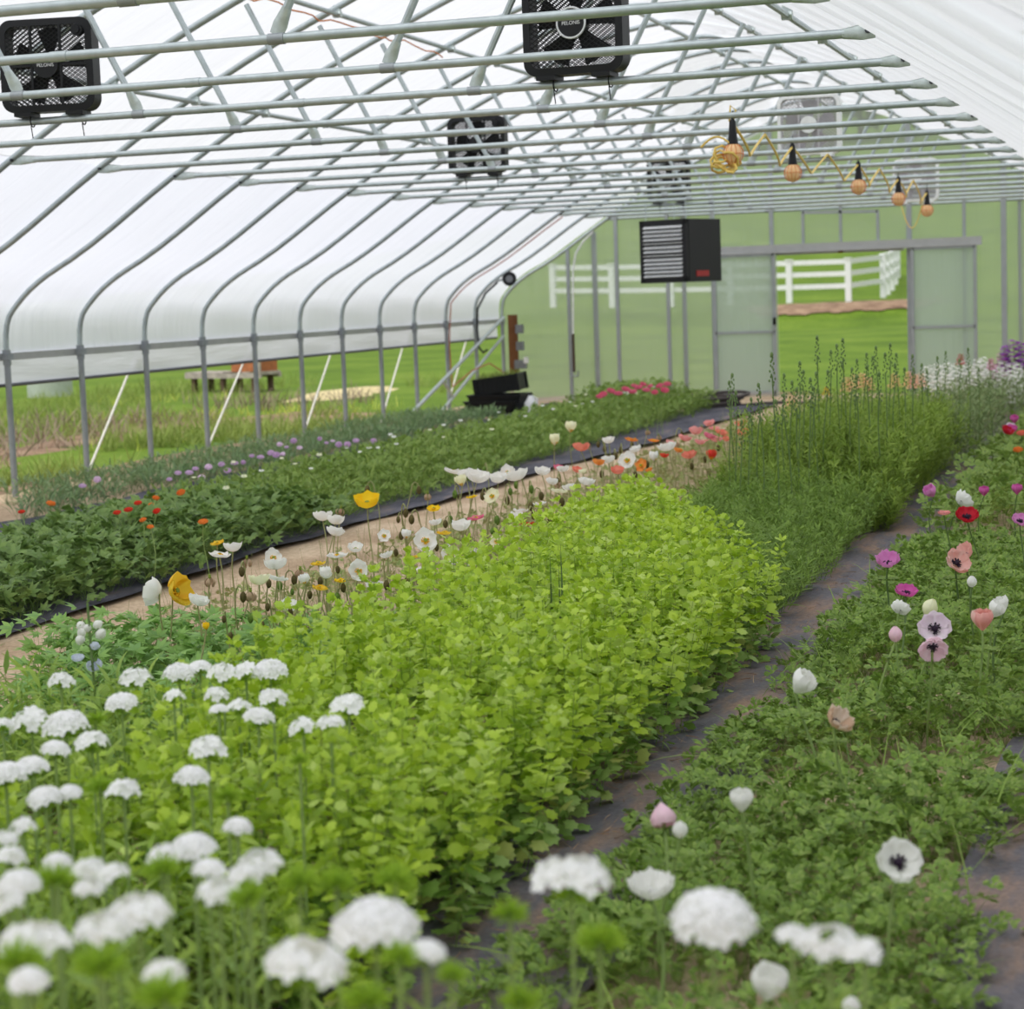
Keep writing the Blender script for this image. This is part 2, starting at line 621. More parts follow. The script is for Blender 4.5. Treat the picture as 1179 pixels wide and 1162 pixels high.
def T_palm(w=0.2):
    V, F = [], []
    for a, ln in ((0, 0.62), (40, 0.55), (-40, 0.55), (82, 0.4), (-82, 0.4)):
        a = math.radians(a)
        v, f = lobe((0.36, 0), (math.cos(a), math.sin(a)), ln, w, 0.05, -0.06)
        o = len(V)
        V += v
        F += [tuple(i + o for i in q) for q in f]
    o = len(V)
    V += [(0, 0.014, 0), (0, -0.014, 0), (0.4, 0, 0.05)]
    F += [(o, o + 1, o + 2)]
    return V, F


def T_feather(n=26, ln=0.34, w=0.02, seed=3):
    """a soft upright sprig (along x) set all round with thread-like leaflets"""
    rnd = random.Random(seed)
    V, F = [(0, 0.008, 0), (0, -0.008, 0), (1, 0, 0)], [(0, 1, 2)]
    for i in range(n):
        x = 0.12 + 0.86 * i / n
        a = rnd.uniform(0, 2 * PI)
        l2 = ln * (1 - 0.55 * x) * rnd.uniform(0.7, 1.2)
        d = Vector((rnd.uniform(0.25, 0.9), math.cos(a), math.sin(a))).normalized()
        s = Vector((0, -math.sin(a), math.cos(a))) * w
        b = Vector((x, 0, 0))
        o = len(V)
        V += [tuple(b - s * 0.5), tuple(b + s * 0.5), tuple(b + d * l2 * 0.6 + s), tuple(b + d * l2)]
        F += [(o, o + 1, o + 2), (o, o + 2, o + 3)]
    return V, F


def T_blade(w=0.05, bend=0.35):
    V, F = [], []
    for x, q in ((0, 1), (0.4, 0.9), (0.75, 0.6), (1, 0.05)):
        V += [(x, -w * q / 2, -bend * x * x), (x, w * q / 2, -bend * x * x)]
    for i in range(3):
        a = i * 2
        F += [(a, a + 2, a + 3), (a, a + 3, a + 1)]
    return V, F


TR, TP, TPB, TL, TPALM, TF, TB = T_round(), T_parsley(0.105), T_parsley(0.2, False), T_lance(), T_palm(), T_feather(), T_blade()
TBT = T_blade(0.022, 0.3)
TF2 = T_feather(22, 0.42, 0.03, 9)
TSTEM = ([(0, 0.5, -0.29), (0, -0.5, -0.29), (0, 0, 0.58), (1, 0.3, -0.17), (1, -0.3, -0.17), (1, 0, 0.35)],
         [(0, 1, 4), (0, 4, 3), (1, 2, 5), (1, 5, 4), (2, 0, 3), (2, 3, 5)])


def stems(base, tip, r):
    """thin straight stalks between base and tip points"""
    base, tip = np.asarray(base), np.asarray(tip)
    d = tip - base
    ln = np.linalg.norm(d, axis=1)
    X = d / ln[:, None]
    Y = np.cross(X, np.array([0.3, 1, 0.1]))
    Y /= np.linalg.norm(Y, axis=1)[:, None]
    Z = np.cross(X, Y)
    m = np.zeros((len(base), 3, 4))
    m[:, :, 0], m[:, :, 1], m[:, :, 2], m[:, :, 3] = d, Y * r, Z * r, base
    return (*TSTEM, m)

# ------------------------------------------------------------------ world and light: an even overcast sky
wd = bpy.data.worlds.new('overcast')
SC.world = wd
wd.use_nodes = True
nt = wd.node_tree
nt.nodes.clear()
wo = nt.nodes.new('ShaderNodeOutputWorld')
bg = nt.nodes.new('ShaderNodeBackground')
tc = nt.nodes.new('ShaderNodeTexCoord')
sp = nt.nodes.new('ShaderNodeSeparateXYZ')
mr = nt.nodes.new('ShaderNodeMapRange')
mr.inputs['From Min'].default_value = 0.0
mr.inputs['From Max'].default_value = 1.0
mr.inputs['To Min'].default_value = 0.55
mr.inputs['To Max'].default_value = 1.05
nt.links.new(tc.outputs['Generated'], sp.inputs['Vector'])
nt.links.new(sp.outputs['Z'], mr.inputs['Value'])
bg.inputs['Color'].default_value = (0.965, 0.975, 1.0, 1)
nt.links.new(mr.outputs['Result'], bg.inputs['Strength'])
nt.links.new(bg.outputs['Background'], wo.inputs['Surface'])
sd = bpy.data.lights.new('sun', 'SUN')
sd.energy = 3.0
sd.angle = math.radians(50)
sd.color = (1.0, 0.97, 0.92)
so = bpy.data.objects.new('sun', sd)
so.rotation_euler = (math.radians(24), math.radians(-16), 0)
COL.objects.link(so)

# ------------------------------------------------------------------ the ground
XW, YE = 4.99, 28.27                    # half width of the house, end wall


def ground_h(x, y):
    lawn = 0.2 * np.clip((y - 30) / 37, 0, 1)
    yb = 67.5 + 0.36 * (x + 8)
    bank = 0.5 * np.clip((y - yb + 3) / 6, 0, 1) + 0.28 * np.clip((y - yb) / 1.2, 0, 1)
    hill = np.clip(y - 78, 0, None) * 0.075 + 0.0003 * np.clip(y - 78, 0, None) ** 2
    hill = hill * np.clip((x + 80) / 40, 0.12, 1)
    und = 0.05 * np.sin(x * 0.31 + 1) * np.sin(y * 0.23) * np.clip((y - 30) / 20, 0, 1)
    return -0.03 + lawn + bank + hill + und


def grid_mesh(name, xs, ys, zf, mat, smooth=True):
    X, Y = np.meshgrid(xs, ys)
    Z = zf(X, Y)
    v = np.stack([X, Y, Z], -1).reshape(-1, 3)
    nx = len(xs)
    f = [(j * nx + i, j * nx + i + 1, (j + 1) * nx + i + 1, (j + 1) * nx + i) for j in range(len(ys) - 1) for i in range(nx - 1)]
    me = bpy.data.meshes.new(name)
    me.from_pydata([tuple(p) for p in v], [], f)
    me.materials.append(mat)
    if smooth:
        me.shade_smooth()
    return put(name, me)


M_LAWN = patchy('lawn_turf', [(0.25, (74, 100, 28)), (0.45, (94, 122, 34)), (0.6, (108, 134, 42)), (0.8, (130, 146, 62))], 0.35, 10, 0.95, 0.5, 0.08,
                second=(6.0, [(0.3, (190, 200, 170)), (0.7, (255, 255, 255))], 0.6))
lawn = grid_mesh('lawn', np.concatenate([np.arange(-130, -40, 10), np.arange(-40, 20, 1.0), np.arange(20, 81, 10)]),
                 np.concatenate([np.arange(-10, 60, 2.0), np.arange(60, 80, 0.4), np.arange(80, 330, 8)]), ground_h, M_LAWN)
tag(lawn, 'bright green lawn outside the greenhouse rising to a hill', 'lawn', kind='structure')

M_SOIL = patchy('sandy_soil', [(0.25, (150, 126, 100)), (0.45, (188, 164, 136)), (0.6, (208, 186, 158)), (0.8, (220, 200, 174))], 1.6, 10, 0.95, 0.35, 0.02,
                second=(38.0, [(0.35, (196, 190, 184)), (0.6, (255, 255, 255))], 0.6))
fl = grid_mesh('floor', np.linspace(-5.2, 5.2, 60), np.linspace(-2, YE + 0.3, 160),
               lambda x, y: 0.012 * np.sin(x * 5.1 + y * 0.7) * np.sin(y * 2.3), M_SOIL)
tag(fl, 'bare sandy soil floor of the greenhouse', 'floor', kind='structure')

M_FABRIC = patchy('black_ground_fabric', [(0.3, (58, 58, 66)), (0.46, (80, 80, 90)), (0.58, (100, 98, 106)), (0.74, (150, 128, 114))], 2.6, 10, 0.8, 0.4, 0.015,
                  second=(60.0, [(0.3, (200, 200, 205)), (0.7, (255, 255, 255))], 0.5), stretch=(1.6, 0.5, 1))
M_FABRIC_DIRTY = patchy('littered_ground_fabric', [(0.3, (98, 98, 108)), (0.46, (118, 114, 120)), (0.56, (142, 124, 116)), (0.72, (172, 142, 122))], 3.2, 10, 0.85, 0.5, 0.02,
                        second=(60.0, [(0.3, (190, 185, 180)), (0.7, (255, 255, 255))], 0.6), stretch=(1.8, 0.55, 1))


def cloth_strip(label, x0, x1, y0, y1, mat, z=0.02, wob=0.03, flare=0.0):
    xs = np.linspace(0, 1, 14)
    ys = np.linspace(y0, y1, int((y1 - y0) / 0.12))
    X, Y = np.meshgrid(xs, ys)
    x1 = x1 + flare * np.clip((Y - 13) / 9, 0, 1)
    l = x0 + wob * np.sin(Y * 1.3 + x0) + wob * 0.5 * np.sin(Y * 3.7)
    r = x1 + wob * np.sin(Y * 1.1 + x0) + wob * 0.5 * np.sin(Y * 4.1 + 2)
    XX = l + (r - l) * X
    Z = z + 0.007 * np.sin(XX * 17 + np.sin(Y * 2) * 2) * np.sin(Y * 1.7 + XX * 3) + 0.006 * np.sin(Y * 5.3 + XX * 9)
    v = np.stack([XX, Y, Z], -1).reshape(-1, 3)
    nx = len(xs)
    f = [(j * nx + i, j * nx + i + 1, (j + 1) * nx + i + 1, (j + 1) * nx + i) for j in range(len(ys) - 1) for i in range(nx - 1)]
    me = bpy.data.meshes.new('ground_cloth')
    me.from_pydata([tuple(p) for p in v], [], f)
    me.materials.append(mat)
    me.shade_smooth()
    return tag(put('ground_cloth', me), label, 'landscape fabric', 'weed fabric strips between the beds')


cloth_strip('littered black fabric path between the lime green bed and the anemone bed', 2.55, 3.2, 2.0, 26.0, M_FABRIC_DIRTY, 0.035)
cloth_strip('black fabric edging along the leafy ranunculus bed beside the sandy path', -1.4, -0.92, 8.0, 26.0, M_FABRIC, 0.035, 0.03, 0.45)
cloth_strip('black fabric between the ranunculus bed and the low lilac bedding', -3.75, -2.1, 8.0, 26.5, M_FABRIC, 0.035)
cloth_strip('dusty fabric at the anemone bed side away from the lime bed', 3.95, 4.6, 2.0, 26.0, M_FABRIC_DIRTY, 0.035)

M_DIRT = patchy('bare_brown_earth', [(0.3, (110, 88, 72)), (0.5, (140, 116, 96)), (0.7, (164, 140, 116))], 2.0, 9, 0.95, 0.5, 0.03)


def soil_patch(label, cx, cy, rx, ry, z=0.012, mat=M_DIRT, seed=1, fol=False):
    rnd = random.Random(seed)
    v, f = [(cx, cy, z + 0.02)], []
    n = 40
    ph = [rnd.uniform(0, 6.28) for _ in range(4)]
    for k in (0.5, 1.0):
        for i in range(n):
            a = 2 * PI * i / n
            w = k * (1 + 0.18 * math.sin(2 * a + ph[0]) + 0.12 * math.sin(5 * a + ph[1]) + 0.08 * math.sin(9 * a + ph[2]))
            x, y = cx + rx * w * math.cos(a), cy + ry * w * math.sin(a)
            v.append((x, y, float(ground_h(np.array(x), np.array(y))) + (0.03 + z if k < 1 else -0.01)))
    v[0] = (cx, cy, float(ground_h(np.array(cx), np.array(cy))) + 0.04 + z)
    for i in range(n):
        j = (i + 1) % n
        f += [(0, 1 + i, 1 + j), (1 + i, 1 + n + i, 1 + n + j), (1 + i, 1 + n + j, 1 + j)]
    me = bpy.data.meshes.new('soil_patch')
    me.from_pydata(v, [], f)
    me.materials.append(mat)
    me.shade_smooth()
    return tag(put('soil_patch', me), label, 'bare soil', kind='structure')


soil_patch('bare brown soil outside the posts by the weeds', -7.6, 24.0, 1.7, 3.2, seed=2)
soil_patch('dry brown earth beyond the nearest outside posts', -9.6, 18.5, 2.2, 3.0, seed=3)
soil_patch('brown soil strip along the outside of the side wall', -5.45, 17.0, 0.4, 9.0, seed=4)
soil_patch('pale sand heap on the lawn beside the wooden bench', *on_z(398, 452)[:2], 0.8, 2.0, 0.03, BARE, 5)
soil_patch('bare earth outside the end wall corner', -3.0, 29.3, 2.8, 0.7, seed=6)

# dirt bank below the fence
bm_ = MB()
v, f = [], []
for i in range(41):
    x = -9.6 + 7.0 * i / 40
    yb = 68.0 + 0.12 * (x + 10) + 0.30 * (x + 8)
    for k, (dy, dz) in enumerate(((-0.35, -0.02), (0.1, 0.12), (0.6, 0.42), (1.0, 0.56), (1.4, 0.62))):
        s_ = 0.2 * math.sin(i * 0.9) + 0.12 * math.sin(i * 2.3 + k)
        y = yb + dy + s_ * (0.4 if k in (0, 4) else 0.2)
        wgt = min(1, i / 5, (40 - i) / 6)
        y = yb + 0.9 + (y - yb - 0.9) * (0.1 + 0.9 * wgt)
        v.append((x, y, float(ground_h(np.array(x), np.array(y))) + 0.05))
for i in range(40):
    for k in range(4):
        f.append((i * 5 + k, (i + 1) * 5 + k, (i + 1) * 5 + k + 1, i * 5 + k + 1))
bank = MB().add(v, f).build('dirt_bank', M_DIRT)
tag(bank, 'bare brown earth bank on the grass below the white fence', 'bank', kind='structure')

# ------------------------------------------------------------------ steel frame of the greenhouse
HALF = [(-4.99, 1.2), (-4.985, 1.39), (-4.945, 1.54), (-4.85, 1.652), (-4.725, 1.765), (-4.55, 1.88), (-4.32, 2.0), (-3.31, 2.645), (-2.47, 3.135),
        (-1.29, 3.69), (-0.45, 4.0), (0, 4.06)]


def arch_profile():
    pts = HALF + [(-x, z) for x, z in HALF[-2::-1]]
    out = []
    n = len(pts)
    for i in range(n - 1):
        p0, p1, p2, p3 = pts[max(0, i - 1)], pts[i], pts[i + 1], pts[min(n - 1, i + 2)]
        k = 2 if abs(p1[0] - p2[0]) < 0.35 else 5
        for j in range(k):
            t = j / k
            # centripetal-ish: finite differences scaled by chord to avoid overshoot
            d1 = math.dist(p1, p2)
            def tan(a, b, c):
                da, db = math.dist(a, b) or 1, math.dist(b, c) or 1
                return tuple(((c[q] - b[q]) / db * da + (b[q] - a[q]) / da * db) / (da + db) * d1 for q in (0, 1))
            m1 = tan(p0, p1, p2) if p0 != p1 else (p2[0] - p1[0], p2[1] - p1[1])
            m2 = tan(p1, p2, p3) if p2 != p3 else (p2[0] - p1[0], p2[1] - p1[1])
            h = (2 * t ** 3 - 3 * t ** 2 + 1, t ** 3 - 2 * t ** 2 + t, -2 * t ** 3 + 3 * t ** 2, t ** 3 - t ** 2)
            out.append(tuple(h[0] * p1[q] + h[1] * m1[q] + h[2] * p2[q] + h[3] * m2[q] for q in (0, 1)))
    out.append(pts[-1])
    return out


PROF = arch_profile()


def roof_z(x):
    return float(np.interp(x, [p[0] for p in PROF], [p[1] for p in PROF]))


def YN(n):
    return 14.8498 + 1.22 * n


TIE_Z, TIE_X = 2.637, 3.31
me_arch = MB().tube([(x, 0, z) for x, z in PROF], 0.024, 10).mesh('arch', STEEL)
me_post = MB().tube([(0, 0, -0.05), (0, 0, 1.24)], 0.028, 10).mesh('post', STEEL_POST)
me_clamp = MB().tube([(0, 0, 1.13), (0, 0, 1.26)], 0.036, 10).box((0.0, 0, 1.2), (0.07, 0.1, 0.05)).mesh('hip_clamp', STEEL_POST)
me_tie = MB().tube([(-TIE_X + 0.19, 0, TIE_Z), (TIE_X - 0.19, 0, TIE_Z)], 0.021, 10).tube([(-0.04, 0, TIE_Z), (0.04, 0, TIE_Z)], 0.0235, 10).mesh('cross_tie', STEEL)


def flat_end(a, b):
    """a pipe end hammered flat, from a (round) to b (flat tip)"""
    a, b = Vector(a), Vector(b)
    t = (b - a).normalized()
    n = Vector((0, 1, 0))
    w = t.cross(n).normalized()
    vs, fs = [], []
    k = 8
    secs = ((0, 0.022, 0.022), (0.45, 0.013, 0.031), (0.6, 0.006, 0.034), (1.0, 0.005, 0.03))
    for q, hn, hw in secs:
        for j in range(k):
            an = 2 * PI * j / k
            vs.append(a + (b - a) * q + n * math.cos(an) * hn + w * math.sin(an) * hw)
    for i in range(len(secs) - 1):
        for j in range(k):
            fs.append((i * k + j, i * k + (j + 1) % k, (i + 1) * k + (j + 1) % k, (i + 1) * k + j))
    fs.append(tuple((len(secs) - 1) * k + j for j in range(k)))
    return MB().add(vs, fs)


me_end = {s: flat_end((s * (TIE_X - 0.2), 0, TIE_Z), (s * (TIE_X - (0.06 if s > 0 else 0.0)), 0, TIE_Z + 0.003)).mesh('flattened_end', STEEL_PALE) for s in (-1, 1)}
me_bolt = {s: MB().disc((s * (TIE_X - (0.09 if s > 0 else 0.02)), 0, TIE_Z + 0.004), 0.011, (0, 1, 0), 8, 0.07).mesh('bolt', BOLT) for s in (-1, 1)}
STRUT = {-1: ((-0.96, TIE_Z + 0.02), (-1.457, 3.575)), 1: ((1.005, TIE_Z + 0.02), (1.484, 3.52))}
me_strut, me_send, me_coll = {}, {}, {}
for s, (b, t) in STRUT.items():
    B, T = Vector((b[0], 0, b[1])), Vector((t[0], 0, t[1] + 0.05))
    d = (T - B).normalized()
    me_strut[s] = MB().tube([B + d * 0.1, T - d * 0.06], 0.019, 8).mesh('strut', STEEL)
    me_send[s] = flat_end(B + d * 0.11, B - d * 0.005).mesh('strut_end', STEEL_PALE)
    me_coll[s] = MB().tube([(b[0] - 0.035, 0, TIE_Z), (b[0] + 0.035, 0, TIE_Z)], 0.0245, 10).mesh('strut_collar', STEEL_POST)

N0, N1 = -9, 11
for n in range(N1, N0 - 1, -1):
    k = N1 - n
    lab = ('grey steel roof truss standing against the far end wall' if k == 0 else
           f'grey steel roof truss, {nth(k)} one forward from the far end wall')
    t = thing('roof_truss', lab, 'roof truss', (0, YN(n), 0), 0, 'roof trusses along the greenhouse')
    put('arch', me_arch, t)
    for s in (-1, 1):
        put('post', me_post, t, (s * XW, 0, 0))
        put('hip_clamp', me_clamp, t, (s * XW, 0, 0))
    c = put('cross_tie', me_tie, t)
    for s in (-1, 1):
        e = put('flattened_end', me_end[s], c)
        put('bolt', me_bolt[s], c)
        r = put('strut', me_strut[s], t)
        put('strut_end', me_send[s], r)
        put('strut_collar', me_coll[s], r)

# long pipes that run the length of the roof, hung under the arches
Y0 = -1.0
for X, Z, lab in ((-2.46, 3.09, 'galvanised long roof pipe low on the slope by the open side'),
                  (-1.285, 3.645, 'galvanised long roof pipe high on the slope by the open side'),
                  (0.0, 4.015, 'galvanised long roof pipe along the ridge'),
                  (1.27, 3.615, 'galvanised long roof pipe high on the slope beside the string lamps'),
                  (2.435, 3.06, 'galvanised long roof pipe low on the slope above the string lamps')):
    t = thing('roof_purlin', lab, 'purlin', (X, 0, Z), 0, 'long pipes under the roof')
    MB().tube([(0, Y0, 0), (0, YE - 0.05, 0)], 0.019, 8).build('pipe', STEEL, t)
    me = MB().box((0, 0, 0.02), (0.05, 0.03, 0.09)).tube([(-0.03, 0, 0.0), (0.03, 0, 0.0)], 0.026, 8).mesh('pipe_clamp', STEEL_PALE)
    for n in range(-7, 11):
        put('pipe_clamp', me, t, (0, YN(n), 0))
for s in (-1, 1):
    t = thing('hip_rail', 'pale aluminium rail along the post tops on the %s' % ('open rolled-up side' if s < 0 else 'closed side behind the anemone bed'), 'rail', (s * XW, 0, 1.2))
    MB().beam((s * 0.035, Y0, 0), (s * 0.035, YE, 0), 0.02, 0.062).build('channel', ALU, t)
    MB().tube([(s * 0.05, Y0, 0.0), (s * 0.05, YE, 0.0)], 0.008, 6).build('wiggle_wire', STEEL_POST, t)

# ------------------------------------------------------------------ plastic skin


def film(name, prof, off, y0, y1, mat, bill=0.035, step=0.122):
    n = len(prof)
    P = np.array(prof)
    T = np.gradient(P, axis=0)
    T /= np.linalg.norm(T, axis=1)[:, None]
    Nn = np.stack([-T[:, 1], T[:, 0]], -1)
    ys = np.arange(y0, y1 + 1e-6, step)
    v, f = [], []
    for j, y in enumerate(ys):
        fr = ((y - 14.8498) / 1.22) % 1.0
        for i in range(n):
            ed = min(1, (i if P[0, 0] < -4 else 4) / 4, (n - 1 - i if P[-1, 0] > 4 else 4) / 4)
            inner = min(1, max(0, (P[i, 0] - 0.05) / 0.4))
            b = (off + bill * math.sin(PI * fr) * ed) * (1 - inner) + (-0.021 - 0.045 * math.sin(PI * fr) ** 0.8 * ed) * inner + 0.004 * math.sin(i * 1.7 + y * 2.1)
            v.append((P[i, 0] + Nn[i, 0] * b, y, P[i, 1] + Nn[i, 1] * b))
    for j in range(len(ys) - 1):
        for i in range(n - 1):
            f.append((j * n + i, j * n + i + 1, (j + 1) * n + i + 1, (j + 1) * n + i))
    return MB().add(v, f).build(name, mat)


LOWP = [p for p in PROF if p[0] <= -3.3]
ce = film('ceiling', PROF[len(LOWP) - 1:], 0.03, -1.05, 28.25, FILM)
lw = film('wall_left', LOWP, 0.03, -1.05, 28.25, FILM_LOW)
tag(lw, 'milky lower film of the roof slope above the open side', 'wall film', kind='structure')
tag(ce, 'milky plastic film stretched over the arches as roof', 'roof film', kind='structure')
wl = thing('roll_up_curtain', 'milky plastic side curtain rolled up below the rail over the open side', 'curtain', (-5.05, 0, 0))
v, f = [], []
ys = np.arange(-1.0, 28.3, 0.15)
for y in ys:
    for i, z in enumerate(np.linspace(1.235, 0.965, 5)):
        v.append((-0.012 - 0.02 * math.sin(PI * i / 4) * (0.6 + 0.4 * math.sin(y * 3.3)), y, z))
for j in range(len(ys) - 1):
    for i in range(4):
        f.append((j * 5 + i, j * 5 + i + 1, (j + 1) * 5 + i + 1, (j + 1) * 5 + i))
MB().add(v, f).build('film_sheet', FILM_OLD, wl)
MB().tube([(-0.02, -1, 0.955), (-0.02, 28.2, 0.955)], 0.017, 10).build('roll_bar', DARK_BAR, wl)
wr = MB().add([(XW + 0.04, -1, 0), (XW + 0.04, YE, 0), (XW + 0.04, YE, 1.235), (XW + 0.04, -1, 1.235)], [(0, 1, 2, 3)]).build('wall_right', FILM_OLD)
tag(wr, 'milky plastic film closing the side wall', 'wall', kind='structure')

# ------------------------------------------------------------------ end wall of clear panels with studs
DX0, DX1, DZ = -0.84, 0.99, 2.02
v, f = [], []
xs = sorted(set([round(x, 3) for x in np.linspace(-4.97, 4.97, 61)] + [DX0, DX1]))
for x in xs:
    zb = 0.0
    v += [(x, YE + 0.03, zb), (x, YE + 0.03, DZ if DX0 <= x <= DX1 else min(DZ, roof_z(x) + 0.02)), (x, YE + 0.03, roof_z(x) + 0.03)]
for i in range(len(xs) - 1):
    mid = (xs[i] + xs[i + 1]) / 2
    if not (DX0 < mid < DX1):
        f.append((i * 3, i * 3 + 3, i * 3 + 4, i * 3 + 1))
    if roof_z(xs[i]) > DZ - 0.02 and roof_z(xs[i + 1]) > DZ - 0.02:
        f.append((i * 3 + 1, i * 3 + 4, i * 3 + 5, i * 3 + 2))
we = thing('wall_back', 'clear corrugated end wall with grey studs and an open doorway', 'wall')
we['kind'] = 'structure'
MB().add(v, f).build('clear_panel', POLY, we, smooth=False)
for x, y, w in ((-3.93, YE - 0.03, 0.05), (-3.19, YE - 0.03, 0.05), (-3.55, YE + 0.06, 0.07), (-2.43, YE - 0.03, 0.05), (-2.21, YE + 0.06, 0.06), (-1.76, YE - 0.03, 0.055),
                (-0.9, YE - 0.03, 0.06), (1.03, YE - 0.03, 0.075), (1.78, YE - 0.03, 0.045), (2.31, YE - 0.03, 0.075), (2.52, YE + 0.06, 0.05), (3.3, YE - 0.03, 0.05), (4.1, YE - 0.03, 0.05)):
    MB().box((x, y, roof_z(x) / 2 - 0.03), (w, 0.05, roof_z(x) + 0.0)).build('stud', ALU_WALL, we, False)
for a, b in (((-0.45, 2.59), (0.6, 2.56)), ((-0.45, 2.1), (-0.45, 2.62)), ((0.6, 2.1), (0.6, 2.58)), ((0.08, 2.1), (0.08, 3.2))):
    MB().beam((a[0], YE - 0.03, a[1]), (b[0], YE - 0.03, b[1]), 0.04, 0.045, (0, 1, 0)).build('transom_bar', ALU_WALL, we, False)
MB().box((0, YE, 2.035), (1.9, 0.06, 0.06)).build('door_head', ALU, we, False)
MB().box((0.08, YE - 0.07, 2.06), (0.07, 0.04, 0.11)).build('wooden_block', WOOD_BROWN, we, False)
tr = MB().box((0.09, YE - 0.1, 2.1), (3.86, 0.1, 0.11)).box((0.09, YE - 0.16, 2.05), (3.86, 0.02, 0.03)).build('trim_1', ALU, None, False)
tag(tr, 'pale metal sliding door track above the doorway', 'door track', kind='structure')
for i, (x0, x1, lab) in enumerate(((-1.72, -0.86, 'hazy sliding door leaf pushed open beside the heater'), (1.08, 1.93, 'hazy sliding door leaf pushed open beside the white stocks'))):
    d = thing('door_%d' % (i + 1), lab, 'door', (0, YE - 0.13, 0))
    d['kind'] = 'structure'
    fr = MB()
    for x in (x0, x1):
        fr.beam((x, 0, 0.05), (x, 0, 2.04), 0.045, 0.05, (0, 1, 0))
    for z in (0.07, 0.93, 2.02):
        fr.beam((x0, 0, z), (x1, 0, z), 0.04, 0.05, (0, 1, 0))
    fr.build('door_frame', ALU_WALL, d, False)
    MB().box(((x0 + x1) / 2, 0.01, 1.04), (x1 - x0, 0.006, 1.95)).build('door_panel', POLY_DOOR, d, False)
    if i == 0:
        MB().box((x1 - 0.0, -0.035, 1.08), (0.04, 0.04, 0.1)).build('latch', BLACK_METAL, d, False)

# ------------------------------------------------------------------ box fans on the cross ties
FW, FH, FD = 0.54, 0.51, 0.115


def rounded(w, h, r, k=6):
    out = []
    for cx, cz, a0 in ((w / 2 - r, h / 2 - r, 0), (-w / 2 + r, h / 2 - r, 90), (-w / 2 + r, -h / 2 + r, 180), (w / 2 - r, -h / 2 + r, 270)):
        for i in range(k + 1):
            a = math.radians(a0 + 90 * i / k)
            out.append((cx + r * math.cos(a), cz + r * math.sin(a)))
    return out


def ring_shell(o_, i_, d):
    n = len(o_)
    v = [(x, -d / 2, z) for x, z in o_] + [(x, d / 2, z) for x, z in o_] + [(x, -d / 2 - 0.004, z) for x, z in i_] + [(x, d / 2 + 0.004, z) for x, z in i_]
    f = []
    for i in range(n):
        j = (i + 1) % n
        f += [(i, j, n + j, n + i), (2 * n + i, 2 * n + j, j, i), (n + i, n + j, 3 * n + j, 3 * n + i), (2 * n + j, 2 * n + i, 3 * n + i, 3 * n + j)]
    return MB().add(v, f)


me_shell_b = ring_shell(rounded(FW, FH, 0.07), rounded(FW - 0.075, FH - 0.075, 0.05), FD).mesh('housing', BLACK_PLASTIC)
me_shell_w = ring_shell(rounded(FW, FH, 0.07), rounded(FW - 0.06, FH - 0.06, 0.05), FD).mesh('housing', WHITE_PLASTIC)


def grille_mesh(mat, pitch=0.02, r=0.003, y=-FD / 2 + 0.006):
    m = MB()
    hw, hh = FW / 2 - 0.034, FH / 2 - 0.034

    def clip(p, d):
        t0, t1 = -9, 9
        for q, l in ((0, hw), (1, hh)):
            a, b = (-l - p[q]) / d[q], (l - p[q]) / d[q]
            t0, t1 = max(t0, min(a, b)), min(t1, max(a, b))
        return (t0, t1) if t1 - t0 > 0.02 else None
    for sgn, yy in ((1, y), (-1, y + 0.003)):
        d = Vector((1, sgn * 0.72)).normalized()
        nn = Vector((-d[1], d[0]))
        for k in range(-24, 25):
            p = nn * (k * pitch)
            c = clip(p, d)
            if c:
                a, b = p + d * c[0], p + d * c[1]
                m.tube([(a[0], yy, a[1]), (b[0], yy, b[1])], r, 4, False)
    return m.mesh('grille', mat)


me_gr_b, me_gr_w = grille_mesh(BLACK_PLASTIC), grille_mesh(WHITE_GRILLE)


def bars(mat):
    m = MB()
    for x in (-0.085, 0.085):
        m.box((x, -FD / 2 + 0.002, 0), (0.014, 0.012, FH - 0.07))
    m.box((0, -FD / 2 + 0.002, 0), (FW - 0.07, 0.012, 0.012))
    return m.mesh('grille_bar', mat)


me_bar_b, me_bar_w = bars(BLACK_PLASTIC), bars(WHITE_GRILLE)


def blades(mat):
    m = MB()
    for k in range(5):
        a0 = 2 * PI * k / 5 + 0.3
        v, f = [], []
        for i in range(5):
            r = 0.05 + 0.165 * i / 4
            for j in range(4):
                a = a0 + (j / 3 - 0.5) * (0.75 if i else 1.0)
                v.append((r * math.cos(a), 0.03 * (j / 3 - 0.5) * 1.2 + 0.015, r * math.sin(a)))
        for i in range(4):
            for j in range(3):
                f.append((i * 4 + j, i * 4 + j + 1, i * 4 + 5 + j, i * 4 + 4 + j))
        m.add(v, f)
    m.disc((0, 0.015, 0), 0.06, (0, 1, 0), 20, 0.06)
    return m.mesh('fan_blade', mat)


